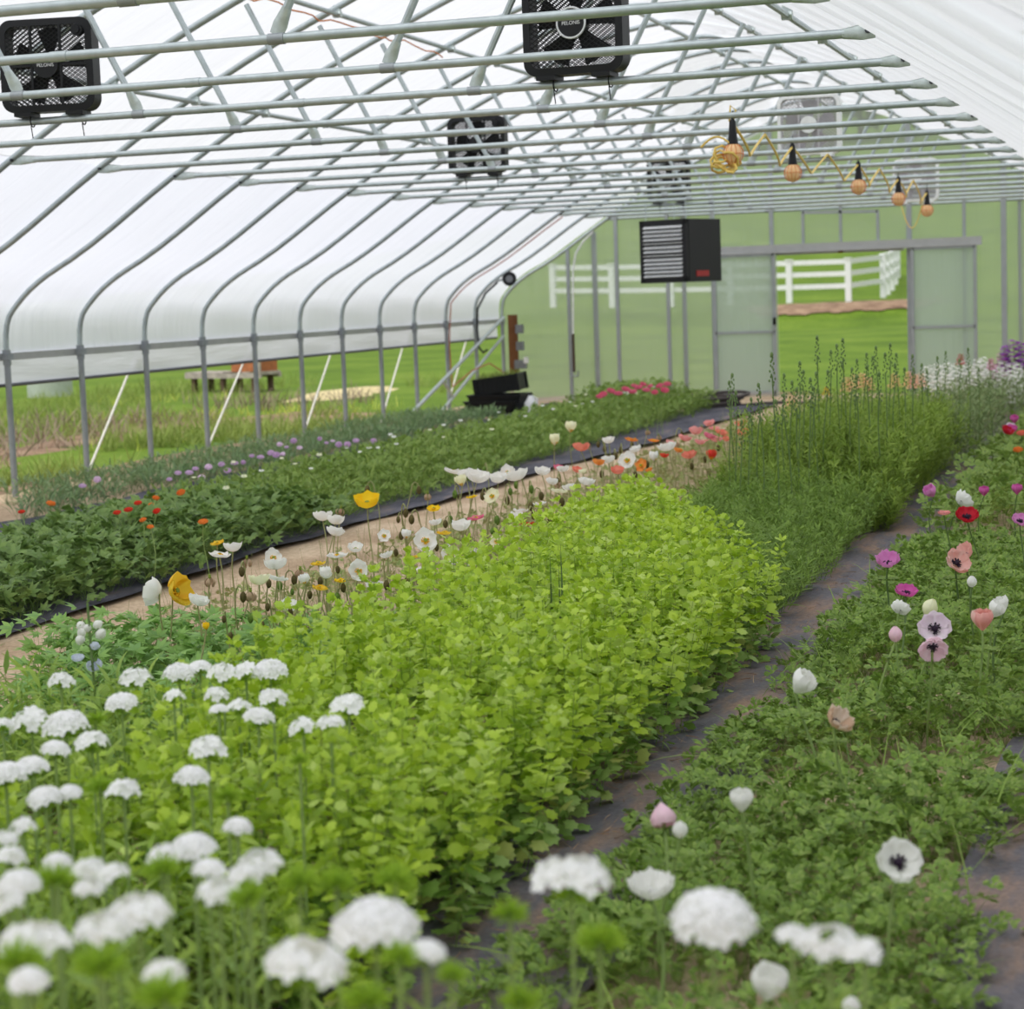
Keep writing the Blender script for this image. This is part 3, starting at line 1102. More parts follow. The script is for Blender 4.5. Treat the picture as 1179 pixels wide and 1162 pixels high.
me_bl_b, me_bl_w = blades(BLACK_PLASTIC), blades(WHITE_GRILLE)
me_hub_b = MB().disc((0, -FD / 2 - 0.004, 0), 0.072, (0, 1, 0), 28, 0.02).mesh('hub', BLACK_PLASTIC)
me_ring = MB().torus((0, -FD / 2 - 0.012, 0), 0.076, 0.006, (0, 1, 0), 32, 6).mesh('hub_ring', SILVER)
me_hub_w = MB().disc((0, -FD / 2 - 0.004, 0), 0.072, (0, 1, 0), 28, 0.02).mesh('hub', WHITE_PLASTIC)
me_knob = MB().disc((0, 0, 0), 0.033, (0, 1, 0), 20, 0.04).disc((0, -0.02, 0), 0.02, (0, 1, 0), 16, 0.02).mesh('knob', BLACK_PLASTIC)
me_foot = MB().box((0, 0, 0), (0.1, 0.14, 0.022)).mesh('foot', BLACK_PLASTIC, False)
me_foot_w = MB().box((0, 0, 0), (0.1, 0.14, 0.022)).mesh('foot', WHITE_PLASTIC, False)
me_tie_strap = MB().torus((0, 0, 0), 0.034, 0.004, (1, 0, 0), 16, 5).tube([(0, -0.03, -0.03), (0.01, -0.035, -0.1)], 0.003, 5).mesh('strap', BLACK_PLASTIC)


def text_mesh(name, s, size, mat):
    cu = bpy.data.curves.new(name, 'FONT')
    cu.body = s
    cu.size = size
    cu.align_x = 'CENTER'
    cu.align_y = 'CENTER'
    cu.extrude = 0.0008
    ob = bpy.data.objects.new(name, cu)
    me = bpy.data.meshes.new_from_object(ob)
    bpy.data.objects.remove(ob)
    bpy.data.curves.remove(cu)
    me.name = name
    me.materials.clear()
    me.materials.append(mat)
    return me


me_txt = text_mesh('lettering', 'PELONIS', 0.026, LETTER)


def box_fan(label, loc, rz, black=True, word=True, knob=False):
    t = thing('box_fan', label, 'box fan', loc, rz, 'box fans on the cross ties')
    B = lambda a, b: a if black else b
    c = FH / 2 + 0.022
    put('housing', B(me_shell_b, me_shell_w), t, (0, 0, c))
    put('grille', B(me_gr_b, me_gr_w), t, (0, 0, c))
    put('grille', B(me_gr_b, me_gr_w), t, (0, FD - 0.012, c))
    if black and knob:
        put('grille_bar', me_bar_b, t, (0, 0, c))
    elif not black:
        put('grille_bar', me_bar_w, t, (0, 0, c))
    put('fan_blade', B(me_bl_b, me_bl_w), t, (0, 0, c))
    h = put('hub', B(me_hub_b, me_hub_w), t, (0, 0, c))
    if black:
        if not knob:
            put('hub_ring', me_ring, h)
        if word:
            put('lettering', me_txt, h, (0, -FD / 2 - 0.0158, -0.002), (PI / 2, 0, 0))
    if knob:
        put('knob', me_knob, t, (FW / 2 - 0.075, -FD / 2 - 0.01, c + FH / 2 - 0.075))
    for s in (-1, 1):
        put('foot', B(me_foot, me_foot_w), t, (s * 0.15, 0, 0.011))
        if black:
            put('strap', me_tie_strap, t, (s * 0.15 + 0.03, 0, -0.02))
    return t


R15 = math.radians(15)
box_fan('black box fan with round knob in its top corner, nearest the open side', (-1.5, YN(-4), TIE_Z + 0.022), math.radians(10), True, True, True)
box_fan('black box fan with silver ringed hub, level with the knobbed fan', (1.565, YN(-4), TIE_Z + 0.022), math.radians(-4), True, True, False)
box_fan('smaller looking black box fan, middle of the roof behind the knobbed fan', (-1.5, YN(2), TIE_Z + 0.022), math.radians(2), True, False, True)
box_fan('white box fan behind the first hanging lamp', (1.52, YN(2), TIE_Z + 0.022), 0, False)
box_fan('white box fan farther back near the end wall, above the last lamps', (1.57, YN(8) - 0.1, 2.50), 0, False)
box_fan('dim black box fan farthest back on the open side of the roof', (-1.5, YN(8), TIE_Z + 0.022), 0, True, False, False)

# ------------------------------------------------------------------ unit heater
ht = thing('unit_heater', 'black unit heater with silver louvers hanging from the cross ties', 'heater', (-1.25, 24.1, 1.66), math.radians(-22))
hw, hd, hh = 0.70, 0.72, 0.76
m = MB()
m.box((0, 0.02, hh / 2), (hw, hd - 0.04, hh))
for x in (-hw / 2 + 0.03, hw / 2 - 0.03):
    m.box((x, -hd / 2 + 0.01, hh / 2), (0.06, 0.04, hh))
for z in (0.03, hh - 0.03):
    m.box((0, -hd / 2 + 0.01, z), (hw, 0.04, 0.06))
m.build('casing', BLACK_METAL, ht, False)
for k in range(13):
    MB().beam((-hw / 2 + 0.065, -hd / 2 - 0.012, 0.085 + k * 0.049), (hw / 2 - 0.065, -hd / 2 - 0.012, 0.085 + k * 0.049), 0.05, 0.006,
              (0, -0.6 if k not in (5, 8) else -0.2, 0.8)).build('louver', SILVER, ht, False)
MB().box((hw / 2 + 0.004, -0.05, 0.1), (0.008, 0.26, 0.07)).build('red_badge', RED_LABEL, ht, False)
for x in (-hw / 2 + 0.05, hw / 2 - 0.05):
    for y in (-hd / 2 + 0.06, hd / 2 - 0.06):
        MB().tube([(x, y, hh), (x, y, 0.985)], 0.008, 6).build('hanger_rod', STEEL, ht)

# ------------------------------------------------------------------ hanging lamps on a yellow cord
LX = [1.86, 1.80, 1.93, 1.96, 1.96]
LN = [-2, 0, 2, 4, 6]
hookpts = []
for i, (x, n) in enumerate(zip(LX, LN)):
    zb = [2.40, 2.40, 2.39, 2.37, 2.33][i]
    t = thing('hanging_lamp', f'amber caged lamp on the yellow cord, {nth(i + 1)} from the near end' + (', wound with loose cord' if i == 0 else ''), 'lamp', (x, YN(n), zb), 0, 'hanging lamps in a row')
    MB().tube([(0, 0, 0.06), (0, 0, 0.12), (0, 0, 0.2), (0, 0, 0.22)], [0.034, 0.026, 0.02, 0.006], 12).build('socket', BLACK_PLASTIC, t)
    MB().ball((0, 0, 0), (0.056, 0.056, 0.07), 16, 10).build('bulb', BULB, t)
    g = MB()
    for k in range(6):
        a = PI * k / 6
        g.torus((0, 0, 0), 0.066, 0.0022, (math.cos(a), math.sin(a), 0), 20, 4)
    g.torus((0, 0, 0), 0.066, 0.0022, (0, 0, 1), 20, 4)
    g.build('cage', ORANGE_CORD, t)
    MB().tube([(0, 0, 0.21), (0.004, 0, TIE_Z - zb + 0.03)], 0.004, 5).build('hook_wire', BOLT, t)
    hookpts.append((x, YN(n), zb + 0.19))
m = MB()
for a, b in zip(hookpts[:-1], hookpts[1:]):
    a, b = Vector(a), Vector(b)
    mid = (a + b) / 2
    mid.z = 2.60
    for p, q in ((a, mid), (mid, b)):
        pts = []
        for i in range(13):
            s_ = i / 12
            P = p.lerp(q, s_)
            P.z -= 0.17 * math.sin(PI * s_) ** 1.0
            P.x += 0.03 * math.sin(PI * 2 * s_)
            pts.append(P)
        m.tube(pts, 0.009, 6)
e = Vector(hookpts[-1])
m.tube([e + Vector((-0.02 - 0.32 * s_, 0.1 * s_, -0.42 * math.sin(PI * s_) + 0.1 * s_)) for s_ in np.linspace(0, 1, 14)], 0.006, 6)
c = Vector((LX[0], YN(-2), 2.40))
rnd = random.Random(4)
pts = []
for i in range(70):
    a = i * 0.42
    k = 1 + 0.5 * math.sin(i * 0.9)
    pts.append(c + Vector((-0.05 + 0.06 * k * math.cos(a), 0.07 * math.sin(a * 1.3), -0.05 + 0.055 * k * math.sin(a) + 0.03 * math.sin(i * 0.23))))
m.tube(pts, 0.0085, 6)
m.tube([c + Vector((-0.2 * s_, -0.02, 0.05 + 0.06 * math.sin(PI * s_))) for s_ in np.linspace(0, 1, 8)], 0.007, 6)
m.tube([c + Vector((0.0, 0, 0.18)), c + Vector((0.02, 0.01, 0.27)), c + Vector((-0.01, 0, 0.3)), c + Vector((-0.02, 0, 0.2))], 0.006, 6)
tag(m.build('extension_cord', YELLOW_CORD), 'yellow extension cord looping between the hanging lamps', 'cord')

m = MB()
pts = []
for i in range(60):
    y = YN(-7) + i * 0.16
    pts.append((-1.25 + 0.04 * math.sin(i * 0.8), y, 3.60 - 0.05 * abs(math.sin(i * 0.41)) + 0.012 * math.sin(i * 2.0)))
m.tube(pts, 0.006, 6)
tag(m.build('twine', ORANGE_CORD), 'thin orange cord strung along the high roof pipe', 'cord')

# ------------------------------------------------------------------ things in the far corner by the open side
m = thing('circulation_blower', 'small round black blower on the last arch but one', 'blower', (-4.42, 26.95, 1.81), 0)
MB().torus((0, 0, 0), 0.075, 0.028, (0.25, -1, 0.1), 28, 10).build('ring', BLACK_PLASTIC, m)
MB().disc((0, 0.0, 0), 0.06, (0.25, -1, 0.1), 20, 0.03).build('hub_plate', GREY_PLASTIC, m)
MB().tube([(-0.08, 0.03, 0.0), (-0.2, 0.1, -0.02), (-0.26, 0.1, -0.08)], 0.016, 8).build('mount_arm', STEEL_POST, m)
m = MB().tube([(-4.62, 26.99, 1.76), (-4.8, 27.0, 1.62), (-4.93, 27.0, 1.40), (-4.94, 26.98, 1.1), (-4.9, 26.9, 0.86), (-4.8, 26.8, 0.78), (-4.72, 26.75, 0.82)], 0.016, 8)
tag(m.build('power_cable', BLACK_PLASTIC), 'thick black cable hanging from the small round blower', 'cable')
m = MB().tube([(x + .05, 25.79, z - .05) for x, z in PROF[::-1] if -4.97 < x < -3.2] + [(-4.93, 25.8, 1.15), (-4.94, 25.79, 0.9), (-4.93, 25.8, 0.5), (-4.92, 25.8, 0.35),
                (-4.8, 26.3, 0.55), (-4.78, 27.0, 0.62), (-4.75, 27.7, 0.42)], 0.009, 6)
tag(m.build('red_cable', RED_CORD), 'thin red cable running down a post to the wooden board', 'cable')
pb = thing('power_board', 'upright brown board with grey socket boxes at the end wall corner', 'power board', (-4.72, 27.95, 0), 0)
MB().box((0, 0, 0.86), (0.14, 0.035, 0.86)).build('board', WOOD_BROWN, pb, False)
for z, w in ((1.08, 0.10), (0.83, 0.10), (0.56, 0.17)):
    MB().box((0.11, -0.02, z), (w, 0.1, 0.13)).build('socket_box', GREY_PLASTIC, pb, False)
MB().box((0.2, -0.04, 0.62), (0.05, 0.08, 0.09)).build('plug', WHITE_PLASTIC, pb, False)
MB().tube([(-0.05, 0.02, -0.02), (-0.05, 0.02, 0.5)], 0.02, 8).build('stake', WOOD_OLD, pb)
br = thing('corner_brace', 'long pale steel brace leaning from the ground to the corner post top', 'brace', (-4.9, 23.65, 0), 0, 'corner braces')
MB().tube([(0, 0, -0.05), (0, 4.42, 1.25)], 0.026, 10).build('pipe', STEEL_PALE, br)
br = thing('corner_brace', 'short lower steel brace below the long corner brace', 'brace', (-4.92, 25.2, 0), 0, 'corner braces')
MB().tube([(0, 0.0, 0.0), (0, 2.9, 0.98)], 0.022, 10).tube([(0.0, 0.62, 0.2), (0.02, 0.15, 0.46)], 0.02, 8).build('pipe', STEEL_PALE, br)

me_tray = MB()
for z0, k in ((0, 0.94), (0.11, 1.0)):
    pass
o_, i_ = [(-.36, -.26), (.36, -.26), (.36, .26), (-.36, .26)], [(-.335, -.235), (.335, -.235), (.335, .235), (-.335, .235)]
hgt = 0.115
vs = [(x * .93, y * .93, 0) for x, y in o_] + [(x, y, hgt - .02) for x, y in o_] + [(x * 1.04, y * 1.05, hgt - .02) for x, y in o_] + [(x * 1.04, y * 1.05, hgt) for x, y in o_] + \
     [(x, y, hgt) for x, y in i_] + [(x * .93, y * .93, .012) for x, y in i_]
fs = [(3, 2, 1, 0)]
for a in range(5):
    for j in range(4):
        fs.append((a * 4 + j, a * 4 + (j + 1) % 4, (a + 1) * 4 + (j + 1) % 4, (a + 1) * 4 + j))
fs.append((20, 21, 22, 23))
me_tray = MB().add(vs, fs).mesh('tray_shell', BLACK_PLASTIC, False)
CRX, CRY = -3.98, 24.95
zz = 0.0
for i, (dx, rz, lab) in enumerate(((-0.06, 0.06, 'bottom black nursery tray of the stack at the end wall corner'), (-0.02, -0.05, 'middle black nursery tray of the stack at the end wall corner'),
                                   (0.02, 0.03, 'upper flat black nursery tray in the corner stack, under the crate of seedlings'))):
    t = thing('nursery_tray', lab, 'tray', (CRX + dx, CRY, zz), rz, 'black trays in the corner stack')
    put('tray_shell', me_tray, t)
    zz += 0.085
t = thing('seedling_crate', 'tilted black crate of green seedlings on top of the tray stack', 'crate', (CRX + 0.05, CRY + 0.02, zz + 0.06), 0.05)
t.rotation_euler = (0.02, math.radians(-7), 0.05)
cr = MB()
for y in (-0.22, 0.22):
    cr.box((0, y, 0.1), (0.58, 0.014, 0.2))
    cr.box((0, y * 1.03, 0.2), (0.62, 0.03, 0.02))
    for k in range(9):
        cr.box((-0.24 + 0.06 * k, y * 1.03, 0.1), (0.012, 0.012, 0.18))
for x in (-0.29, 0.29):
    cr.box((x, 0, 0.1), (0.014, 0.44, 0.2))
    cr.box((x * 1.03, 0, 0.2), (0.03, 0.46, 0.02))
for x in (-0.29, 0.29):
    for y in (-0.22, 0.22):
        cr.box((x, y, 0.1), (0.045, 0.045, 0.23))
cr.box((0, 0, 0.0), (0.58, 0.44, 0.02))
cr.build('crate_shell', BLACK_PLASTIC, t, False)
k = 500
pos = np.stack([RNG.uniform(-.27, .27, k), RNG.uniform(-.2, .2, k), np.full(k, .18)], -1)
sd_ = bulk('seedlings', [(*TB, frames(pos, RNG.uniform(0, 6.28, k), RNG.uniform(0.9, 1.5, k), 0, RNG.uniform(.06, .13, k)))], L_GRASS, t)
sd_['kind'] = 'stuff'
j = thing('water_jug', 'whitish translucent jug beside the black tray stack', 'jug', (-3.46, 24.75, 0), 0)
MB().tube([(0, 0, 0), (0, 0, .02), (0, 0, .17), (0, 0, .22), (0, 0, .27)], [.07, .085, .085, .05, .026], 14).build('body', WHITE_PLASTIC, j)
MB().tube([(0.03, 0, .25), (0.09, 0, .22), (.085, 0, .14)], .012, 6).build('handle', WHITE_PLASTIC, j)
MB().disc((0, 0, .28), .03, (0, 0, 1), 12, .025).build('cap', BLACK_PLASTIC, j)
t = thing('black_pot', 'small black nursery pot lying beside the whitish jug', 'pot', (-3.22, 24.8, 0.09), 0.5)
MB().tube([(-.08, 0, 0), (.08, 0, 0)], [.065, .085], 14).build('pot_shell', BLACK_PLASTIC, t)

m = MB()
for i in range(5):
    m.torus((-1.2 + random.uniform(-.08, .08), 25.7 + random.uniform(-.1, .1), 0.03 + 0.035 * i), 0.33 + random.uniform(-.06, .06), 0.022, (random.uniform(-.1, .1), random.uniform(-.1, .1), 1), 36, 8)
m.tube([(-0.9, 25.7, .03), (-.6, 25.8, .05), (-.3, 25.75, .06), (0.0, 25.9, .03)], .022, 8)
tag(m.build('hose_coil', plain('dark_hose', (70, 62, 60), 0.6)), 'coiled dark hose on the floor by the far end of the sandy path', 'hose')

t = thing('vent_crank', 'upright hand crank pole with dark grip beside an end wall stud', 'crank', (-3.86, YE - 0.12, 0), 0)
MB().tube([(0.0, 0, 0.95), (0.03, 0, 1.9), (0.08, 0, 2.15), (0.2, 0, 2.32), (0.35, 0, 2.45)], 0.014, 8).build('pole', WHITE_PLASTIC, t)
MB().tube([(0.0, 0, 0.42), (0.0, 0, 0.98)], 0.022, 8).build('grip', plain('dark_grip', (70, 50, 40), 0.6), t)
MB().tube([(-0.05, 0, 0.36), (0.06, 0, 0.36), (0.06, 0, 0.44)], 0.014, 8).build('handle', STEEL_POST, t)

# ropes outside the open side
for i, (a, b) in enumerate((((145, 437), (105, 535)), ((278, 423), (233, 530)), ((380, 410), (354, 487)), ((463, 402), (436, 495)), ((536, 395), (513, 475)))):
    P, Q = on_x(*a, -5.12), on_x(*b, -5.12)
    d = P - Q
    Q2 = Q - d * (Q[2] / d[2]) if Q[2] > 0.0 else Q
    P2 = P + d * 0.3
    tag(MB().tube([P2, Q2], 0.012, 6).build('tie_rope', ROPE), f'white rope slanting down outside the open side, {nth(i + 1)} from the near end', 'rope', 'ropes outside the open side')

# wooden bench with planter on the lawn
BP = on_z(284, 450)
t = thing('wooden_bench', 'weathered wooden bench with a brown planter box on the lawn outside', 'bench', (BP[0], BP[1], 0), math.radians(-16))
t.scale = (0.72, 0.9, 0.66)
for x in (-1.5, -0.5, 0.55):
    for y in (-0.25, 0.25):
        MB().box((x, y, 0.22), (0.11, 0.1, 0.5)).build('leg', WOOD_DARK, t, False)
for y, z in ((-0.3, 0.44), (0.3, 0.44)):
    MB().box((-0.45, y, z), (2.6, 0.05, 0.14)).build('side_plank', WOOD_OLD, t, False)
for k in range(6):
    MB().box((-1.1, -0.27 + k * 0.108, 0.53), (1.3, 0.09, 0.035)).build('top_slat', WOOD_OLD, t, False)
for x in (-1.6, 0.75):
    MB().box((x, 0, 0.5), (0.1, 0.66, 0.1)).build('end_rail', WOOD_OLD, t, False)
MB().box((0.3, 0, 0.72), (0.95, 0.55, 0.34)).build('planter_box', TERRA, t, False)
MB().box((0.78, -0.3, 0.75), (0.1, 0.05, 0.44)).build('corner_post', WOOD_OLD, t, False)
P = on_z(58, 456)
t = MB().tube([(0, 0, -.05), (0, 0, .32), (0, 0, .36)], [.42, .42, .38], 20).build('stone_trough', CONCRETE, None, True, (P[0], P[1], 0))
tag(t, 'pale round concrete trough on the grass outside, under the curtain', 'trough')

# white fence on the bank
fc = thing('rail_fence', 'white three rail fence on the bank seen through the doorway', 'fence')
fpx = [(637, 345), (705, 345), (773, 344), (841, 343), (909, 341.5), (977, 339.5), (1017, 333.5)]
FP = [on_y(x, y, Yq) for (x, y), Yq in zip(fpx, (70.5, 70.5, 70.5, 70.5, 70.5, 70.5, 73.5))]
FP += [on_y(x, y, Yq) for x, y, Yq in ((1022, 330.5, 77.0), (1027, 326, 81.0), (1031, 322.5, 85.0), (1034, 319.5, 89.0))]
me_fp = MB().box((0, 0, 0.48), (0.2, 0.2, 1.55)).box((0, 0, 1.28), (0.25, 0.25, 0.05)).mesh('fence_post', WHITE_PAINT, False)
for p in FP:
    put('fence_post', me_fp, fc, tuple(p))
for a, b in zip(FP[:-1], FP[1:]):
    for z in (0.32, 0.75, 1.17):
        MB().beam(a + np.array([0, 0, z]), b + np.array([0, 0, z]), 0.06, 0.17).build('fence_rail', WHITE_PAINT, fc, False)
# ------------------------------------------------------------------ foliage masses (nobody could count their leaves)
def U(a, b, k):
    return RNG.uniform(a, b, k)


def stuff(o, label):
    o['label'] = label
    o['kind'] = 'stuff'
    return o


def smooth_noise(x, y, s, seed=0):
    r = random.Random(seed)
    out = 0
    for _ in range(5):
        a, b, c = r.uniform(-s, s), r.uniform(-s, s), r.uniform(0, 6.28)
        out = out + np.sin(a * x + b * y + c)
    return out / 5


# lime green bells of Ireland
def bells():
    g = jitter_grid(1.45, 2.82, 3.7, 11.3, 0.095, lambda x, y: (y < 11.3 - 2.2 * (x - 1.45)) & (x > 1.62 - 0.17 * np.clip((y - 7.5) / 3, 0, 1) + 0.25 * np.clip((6.2 - y) / 2, 0, 1)))
    x, y = g[:, 0], g[:, 1]
    edge = np.clip((2.90 - x) / 0.22, 0, 1) ** 0.5 * np.clip((x - 1.3) / .3, .5, 1)
    h = (0.50 + 0.05 * smooth_noise(x, y, 4, 3) + RNG.normal(0, 0.03, len(x))) * (0.68 + 0.32 * edge)
    h *= np.clip((y - 3.2) / 0.8, 0.6, 1)
    k = len(x)
    lean = 0.18 * (1 - np.clip((2.90 - x) / 0.22, 0, 1) ** 0.5) + RNG.normal(0, 0.03, k)
    dirx, diry = lean, RNG.normal(0, 0.05, k)
    P, AZ, TI, RO, S, low = [], [], [], [], [], []
    ph = U(0, 6.28, k)
    nn = 13
    for i in range(nn):
        f = 0.12 + 0.88 * i / (nn - 1)
        for j in range(4 if i > 2 else 3):
            P.append(np.stack([x + dirx * f, y + diry * f, h * f + RNG.normal(0, .006, k)], -1))
            AZ.append(ph + i * 0.9 + j * PI / 2 + RNG.normal(0, 0.35, k))
            TI.append(np.full(k, 0.15 + 0.75 * f ** 4) + RNG.normal(0, 0.36, k))
            RO.append(RNG.normal(0, 0.4, k))
            S.append((0.060 - 0.022 * f ** 2) * U(0.7, 1.25, k))
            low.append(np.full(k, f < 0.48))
    P, AZ, TI, RO, S, low = [np.concatenate(a) for a in (P, AZ, TI, RO, S, low)]
    outer = (P[:, 0] > 2.35) | (P[:, 2] > 0.2) | (P[:, 1] < 4.2)
    m = frames(P, AZ, TI, RO, S)
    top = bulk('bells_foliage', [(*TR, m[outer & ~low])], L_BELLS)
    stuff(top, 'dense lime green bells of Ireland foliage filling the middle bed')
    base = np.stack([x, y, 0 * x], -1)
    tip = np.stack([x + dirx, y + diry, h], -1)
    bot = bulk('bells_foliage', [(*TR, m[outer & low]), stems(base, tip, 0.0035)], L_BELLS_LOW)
    stuff(bot, 'darker lower leaves and stalks under the lime green bells of Ireland foliage')


bells()


def mound_plants(x, y, h, T, per, ls, mat, name, label, tilt=(0.2, 1.2), spread=0.08, stalk=True, T2=None, sr=0.0018, rise=(0.35, 1.0)):
    """clumps whose leaves rise on thin stalks to about height h"""
    k = len(x)
    P, AZ, TI, RO, S, B = [], [], [], [], [], []
    for i in range(per):
        az = U(0, 6.28, k)
        rr = spread * U(0.1, 1.2, k)
        hz = h * U(rise[0], rise[1], k)
        P.append(np.stack([x + rr * np.cos(az), y + rr * np.sin(az), hz], -1))
        B.append(np.stack([x, y, 0 * x], -1))
        AZ.append(az + RNG.normal(0, 0.5, k))
        TI.append(U(tilt[0], tilt[1], k))
        RO.append(RNG.normal(0, 0.5, k))
        S.append(ls * U(0.65, 1.3, k))
    P, B, AZ, TI, RO, S = [np.concatenate(a) for a in (P, B, AZ, TI, RO, S)]
    m = frames(P, AZ, TI, RO, S)
    parts = []
    if T2 is None:
        parts.append((*T, m))
    else:
        q = RNG.random(len(m)) < 0.5
        parts += [(*T, m[q]), (*T2, m[~q])]
    if stalk:
        parts.append(stems(B, P, sr))
    return stuff(bulk(name, parts, mat), label)


# anemone bed
g = jitter_grid(3.1, 4.02, 2.4, 11.5, 0.08, lambda x, y: smooth_noise(x, y, 6, 8) > -0.42)
x, y = g[:, 0], g[:, 1]
h = (0.16 + 0.07 * smooth_noise(x, y, 6, 5)) * np.clip((4.15 - x) / 0.3, .4, 1) * np.clip((x - 3.0) / 0.2, .5, 1)
mound_plants(x, y, h, TP, 9, 0.085, L_ANEM, 'anemone_foliage', 'ferny green anemone foliage covering the bed beside the littered path', (0.0, 1.1), 0.075, True, TP, 0.0016, (0.2, 1.0))
g = jitter_grid(3.2, 4.6, 11.5, 24, 0.14, lambda x, y: smooth_noise(x, y, 4, 2) > -0.5)
x, y = g[:, 0], g[:, 1]
mound_plants(x, y, 0.24 + 0.06 * smooth_noise(x, y, 4, 1), TP, 7, 0.13, L_RANUN_FAR, 'bed_foliage', 'pale green foliage at the far end of the anemone bed', (0.2, 1.2), 0.1)
k = 700
pos = np.stack([U(3.0, 4.0, k), U(3, 11, k), U(0, .1, k)], -1)
stuff(bulk('grass', [(*TBT, frames(pos, U(0, 6.28, k), U(0.3, 1.3, k), RNG.normal(0, .4, k), U(.1, .26, k)))], L_ANEM), 'thin grass blades straggling through the anemone foliage')
k = 900
pos = np.stack([U(2.74, 3.1, k), U(3, 13, k), np.full(k, .035)], -1)
stuff(bulk('straw', [(*TB, frames(pos, U(0, 6.28, k), U(-.1, .15, k), U(0, 6, k), U(.02, .07, k)))], L_STRAW), 'dry straw litter scattered on the fabric path')

# sweet william leaves in front
g = jitter_grid(-0.2, 2.62, 1.9, 5.6, 0.085, lambda x, y: (y < 3.9) | (x < 1.75))
x, y = g[:, 0], g[:, 1]


def lance_bed(x, y, h, mat, name, label, per=14, ls=0.1, T=TL):
    k = len(x)
    P, AZ, TI, RO, S = [], [], [], [], []
    ph = U(0, 6.28, k)
    lx, ly = RNG.normal(0, .04, k), RNG.normal(0, .04, k)
    for i in range(per):
        f = 0.15 + 0.85 * i / per
        P.append(np.stack([x + lx * f, y + ly * f, h * f], -1))
        AZ.append(ph + i * 2.2 + RNG.normal(0, .3, k))
        TI.append(U(0.15, 1.0, k))
        RO.append(RNG.normal(0, .3, k))
        S.append(ls * U(0.7, 1.25, k))
    P, AZ, TI, RO, S = [np.concatenate(a) for a in (P, AZ, TI, RO, S)]
    return stuff(bulk(name, [(*T, frames(P, AZ, TI, RO, S)), stems(np.stack([x, y, 0 * x], -1), np.stack([x + lx, y + ly, h], -1), .0028)], mat), label)


lance_bed(x, y, 0.42 + 0.07 * smooth_noise(x, y, 4, 6) + 0.12 * np.clip((3.2 - y) / 1.2, 0, 1), L_DIAN, 'sweet_william_foliage', 'narrow green leaves of the sweet william bed', 14, 0.095)
g = jitter_grid(2.7, 3.75, 1.9, 2.75, 0.12)
x, y = g[:, 0], g[:, 1]
lance_bed(x, y, 0.40 + 0.05 * smooth_noise(x, y, 4, 9), L_DIAN, 'sweet_william_foliage', 'narrow green leaves at the very front by the anemone bed', 12, 0.105)

# leafy weeds between the sweet williams and the poppies
g = jitter_grid(0.05, 1.5, 5.2, 7.6, 0.12, lambda x, y: smooth_noise(x, y, 3, 4) > -0.5)
x, y = g[:, 0], g[:, 1]
mound_plants(x, y, 0.26 + 0.08 * smooth_noise(x, y, 3, 7), TPALM, 11, 0.095, L_WEED, 'leafy_foliage', 'pointed green leaves behind the white sweet williams beside the sandy path', (0.0, 0.8), 0.1)

# poppies' own leaves and bare stalks
g = jitter_grid(0.05, 1.35, 7.2, 21.0, 0.16)
x, y = g[:, 0], g[:, 1]
mound_plants(x, y, 0.12 + 0 * x, TP, 4, 0.08, L_POPPY, 'poppy_foliage', 'dull green basal leaves along the poppy row', (0.2, 1.1), 0.09)
k = 1500
b = np.stack([U(.1, 1.4, k), U(7, 20, k), np.zeros(k)], -1)
t_ = b + np.stack([RNG.normal(0, .05, k), RNG.normal(0, .05, k), U(.14, .36, k)], -1)
stuff(bulk('poppy_stalks', [stems(b, t_, .0022)], STEM_O), 'bare yellowish stalks crowded low in the poppy row')

# feathery bed and larkspur
g = jitter_grid(1.3, 2.72, 8.6, 13.6, 0.095, lambda x, y: (y > 11.4 - 2.2 * (x - 1.45)) & (x > 1.5))
x, y = g[:, 0], g[:, 1]
edge = np.clip((2.85 - x) / 0.35, 0, 1) ** 0.6


def sprigs(x, y, h, per, ls, mat, name, label, T=(TF, TF2), lean=0.12, tl=(0.9, 1.55)):
    k = len(x)
    P, AZ, TI, S = [], [], [], []
    for i in range(per):
        az = U(0, 6.28, k)
        f = U(0.0, 1.0, k)
        P.append(np.stack([x + lean * f * np.cos(az), y + lean * f * np.sin(az), np.maximum(h - ls, 0) * f], -1))
        AZ.append(az)
        TI.append(U(tl[0], tl[1], k))
        S.append(ls * U(.75, 1.2, k))
    P, AZ, TI, S = [np.concatenate(a) for a in (P, AZ, TI, S)]
    m = frames(P, AZ, TI, U(0, 6.28, len(P)), S)
    q = RNG.random(len(m)) < 0.5
    return stuff(bulk(name, [(*T[0], m[q]), (*T[1], m[~q])], mat), label)


sprigs(x, y, (0.36 + 0.05 * smooth_noise(x, y, 4, 2) + 0.10 * np.clip((y - 10.5) / 2, 0, 1) * np.clip((x - 1.5) / .5, 0, 1)) * (0.4 + 0.6 * edge) * np.clip(.55 + (x - 1.5) / .5, 0, 1), 9, 0.21, L_FERN, 'feathery_foliage', 'fine dark feathery foliage between the lime green bed and the larkspur')
g = jitter_grid(1.2, 2.72, 12.2, 16.6, 0.10, lambda x, y: (y > 12.0 + 1.6 * (2.2 - x)) & (x > 1.72))
x, y = g[:, 0], g[:, 1]
edge = np.clip((2.85 - x) / 0.25, 0, 1) ** 0.5
ramp_y = np.clip((y - 11.6) / 1.6, 0.35, 1)
sprigs(x, y, (0.74 + 0.06 * smooth_noise(x, y, 4, 1)) * ramp_y * (0.6 + 0.4 * edge), 10, 0.27, L_LARK, 'larkspur_foliage', 'tall feathery larkspur foliage rising before the doorway')
g = jitter_grid(2.1, 2.95, 16.4, 19.8, 0.10)
x, y = g[:, 0], g[:, 1]
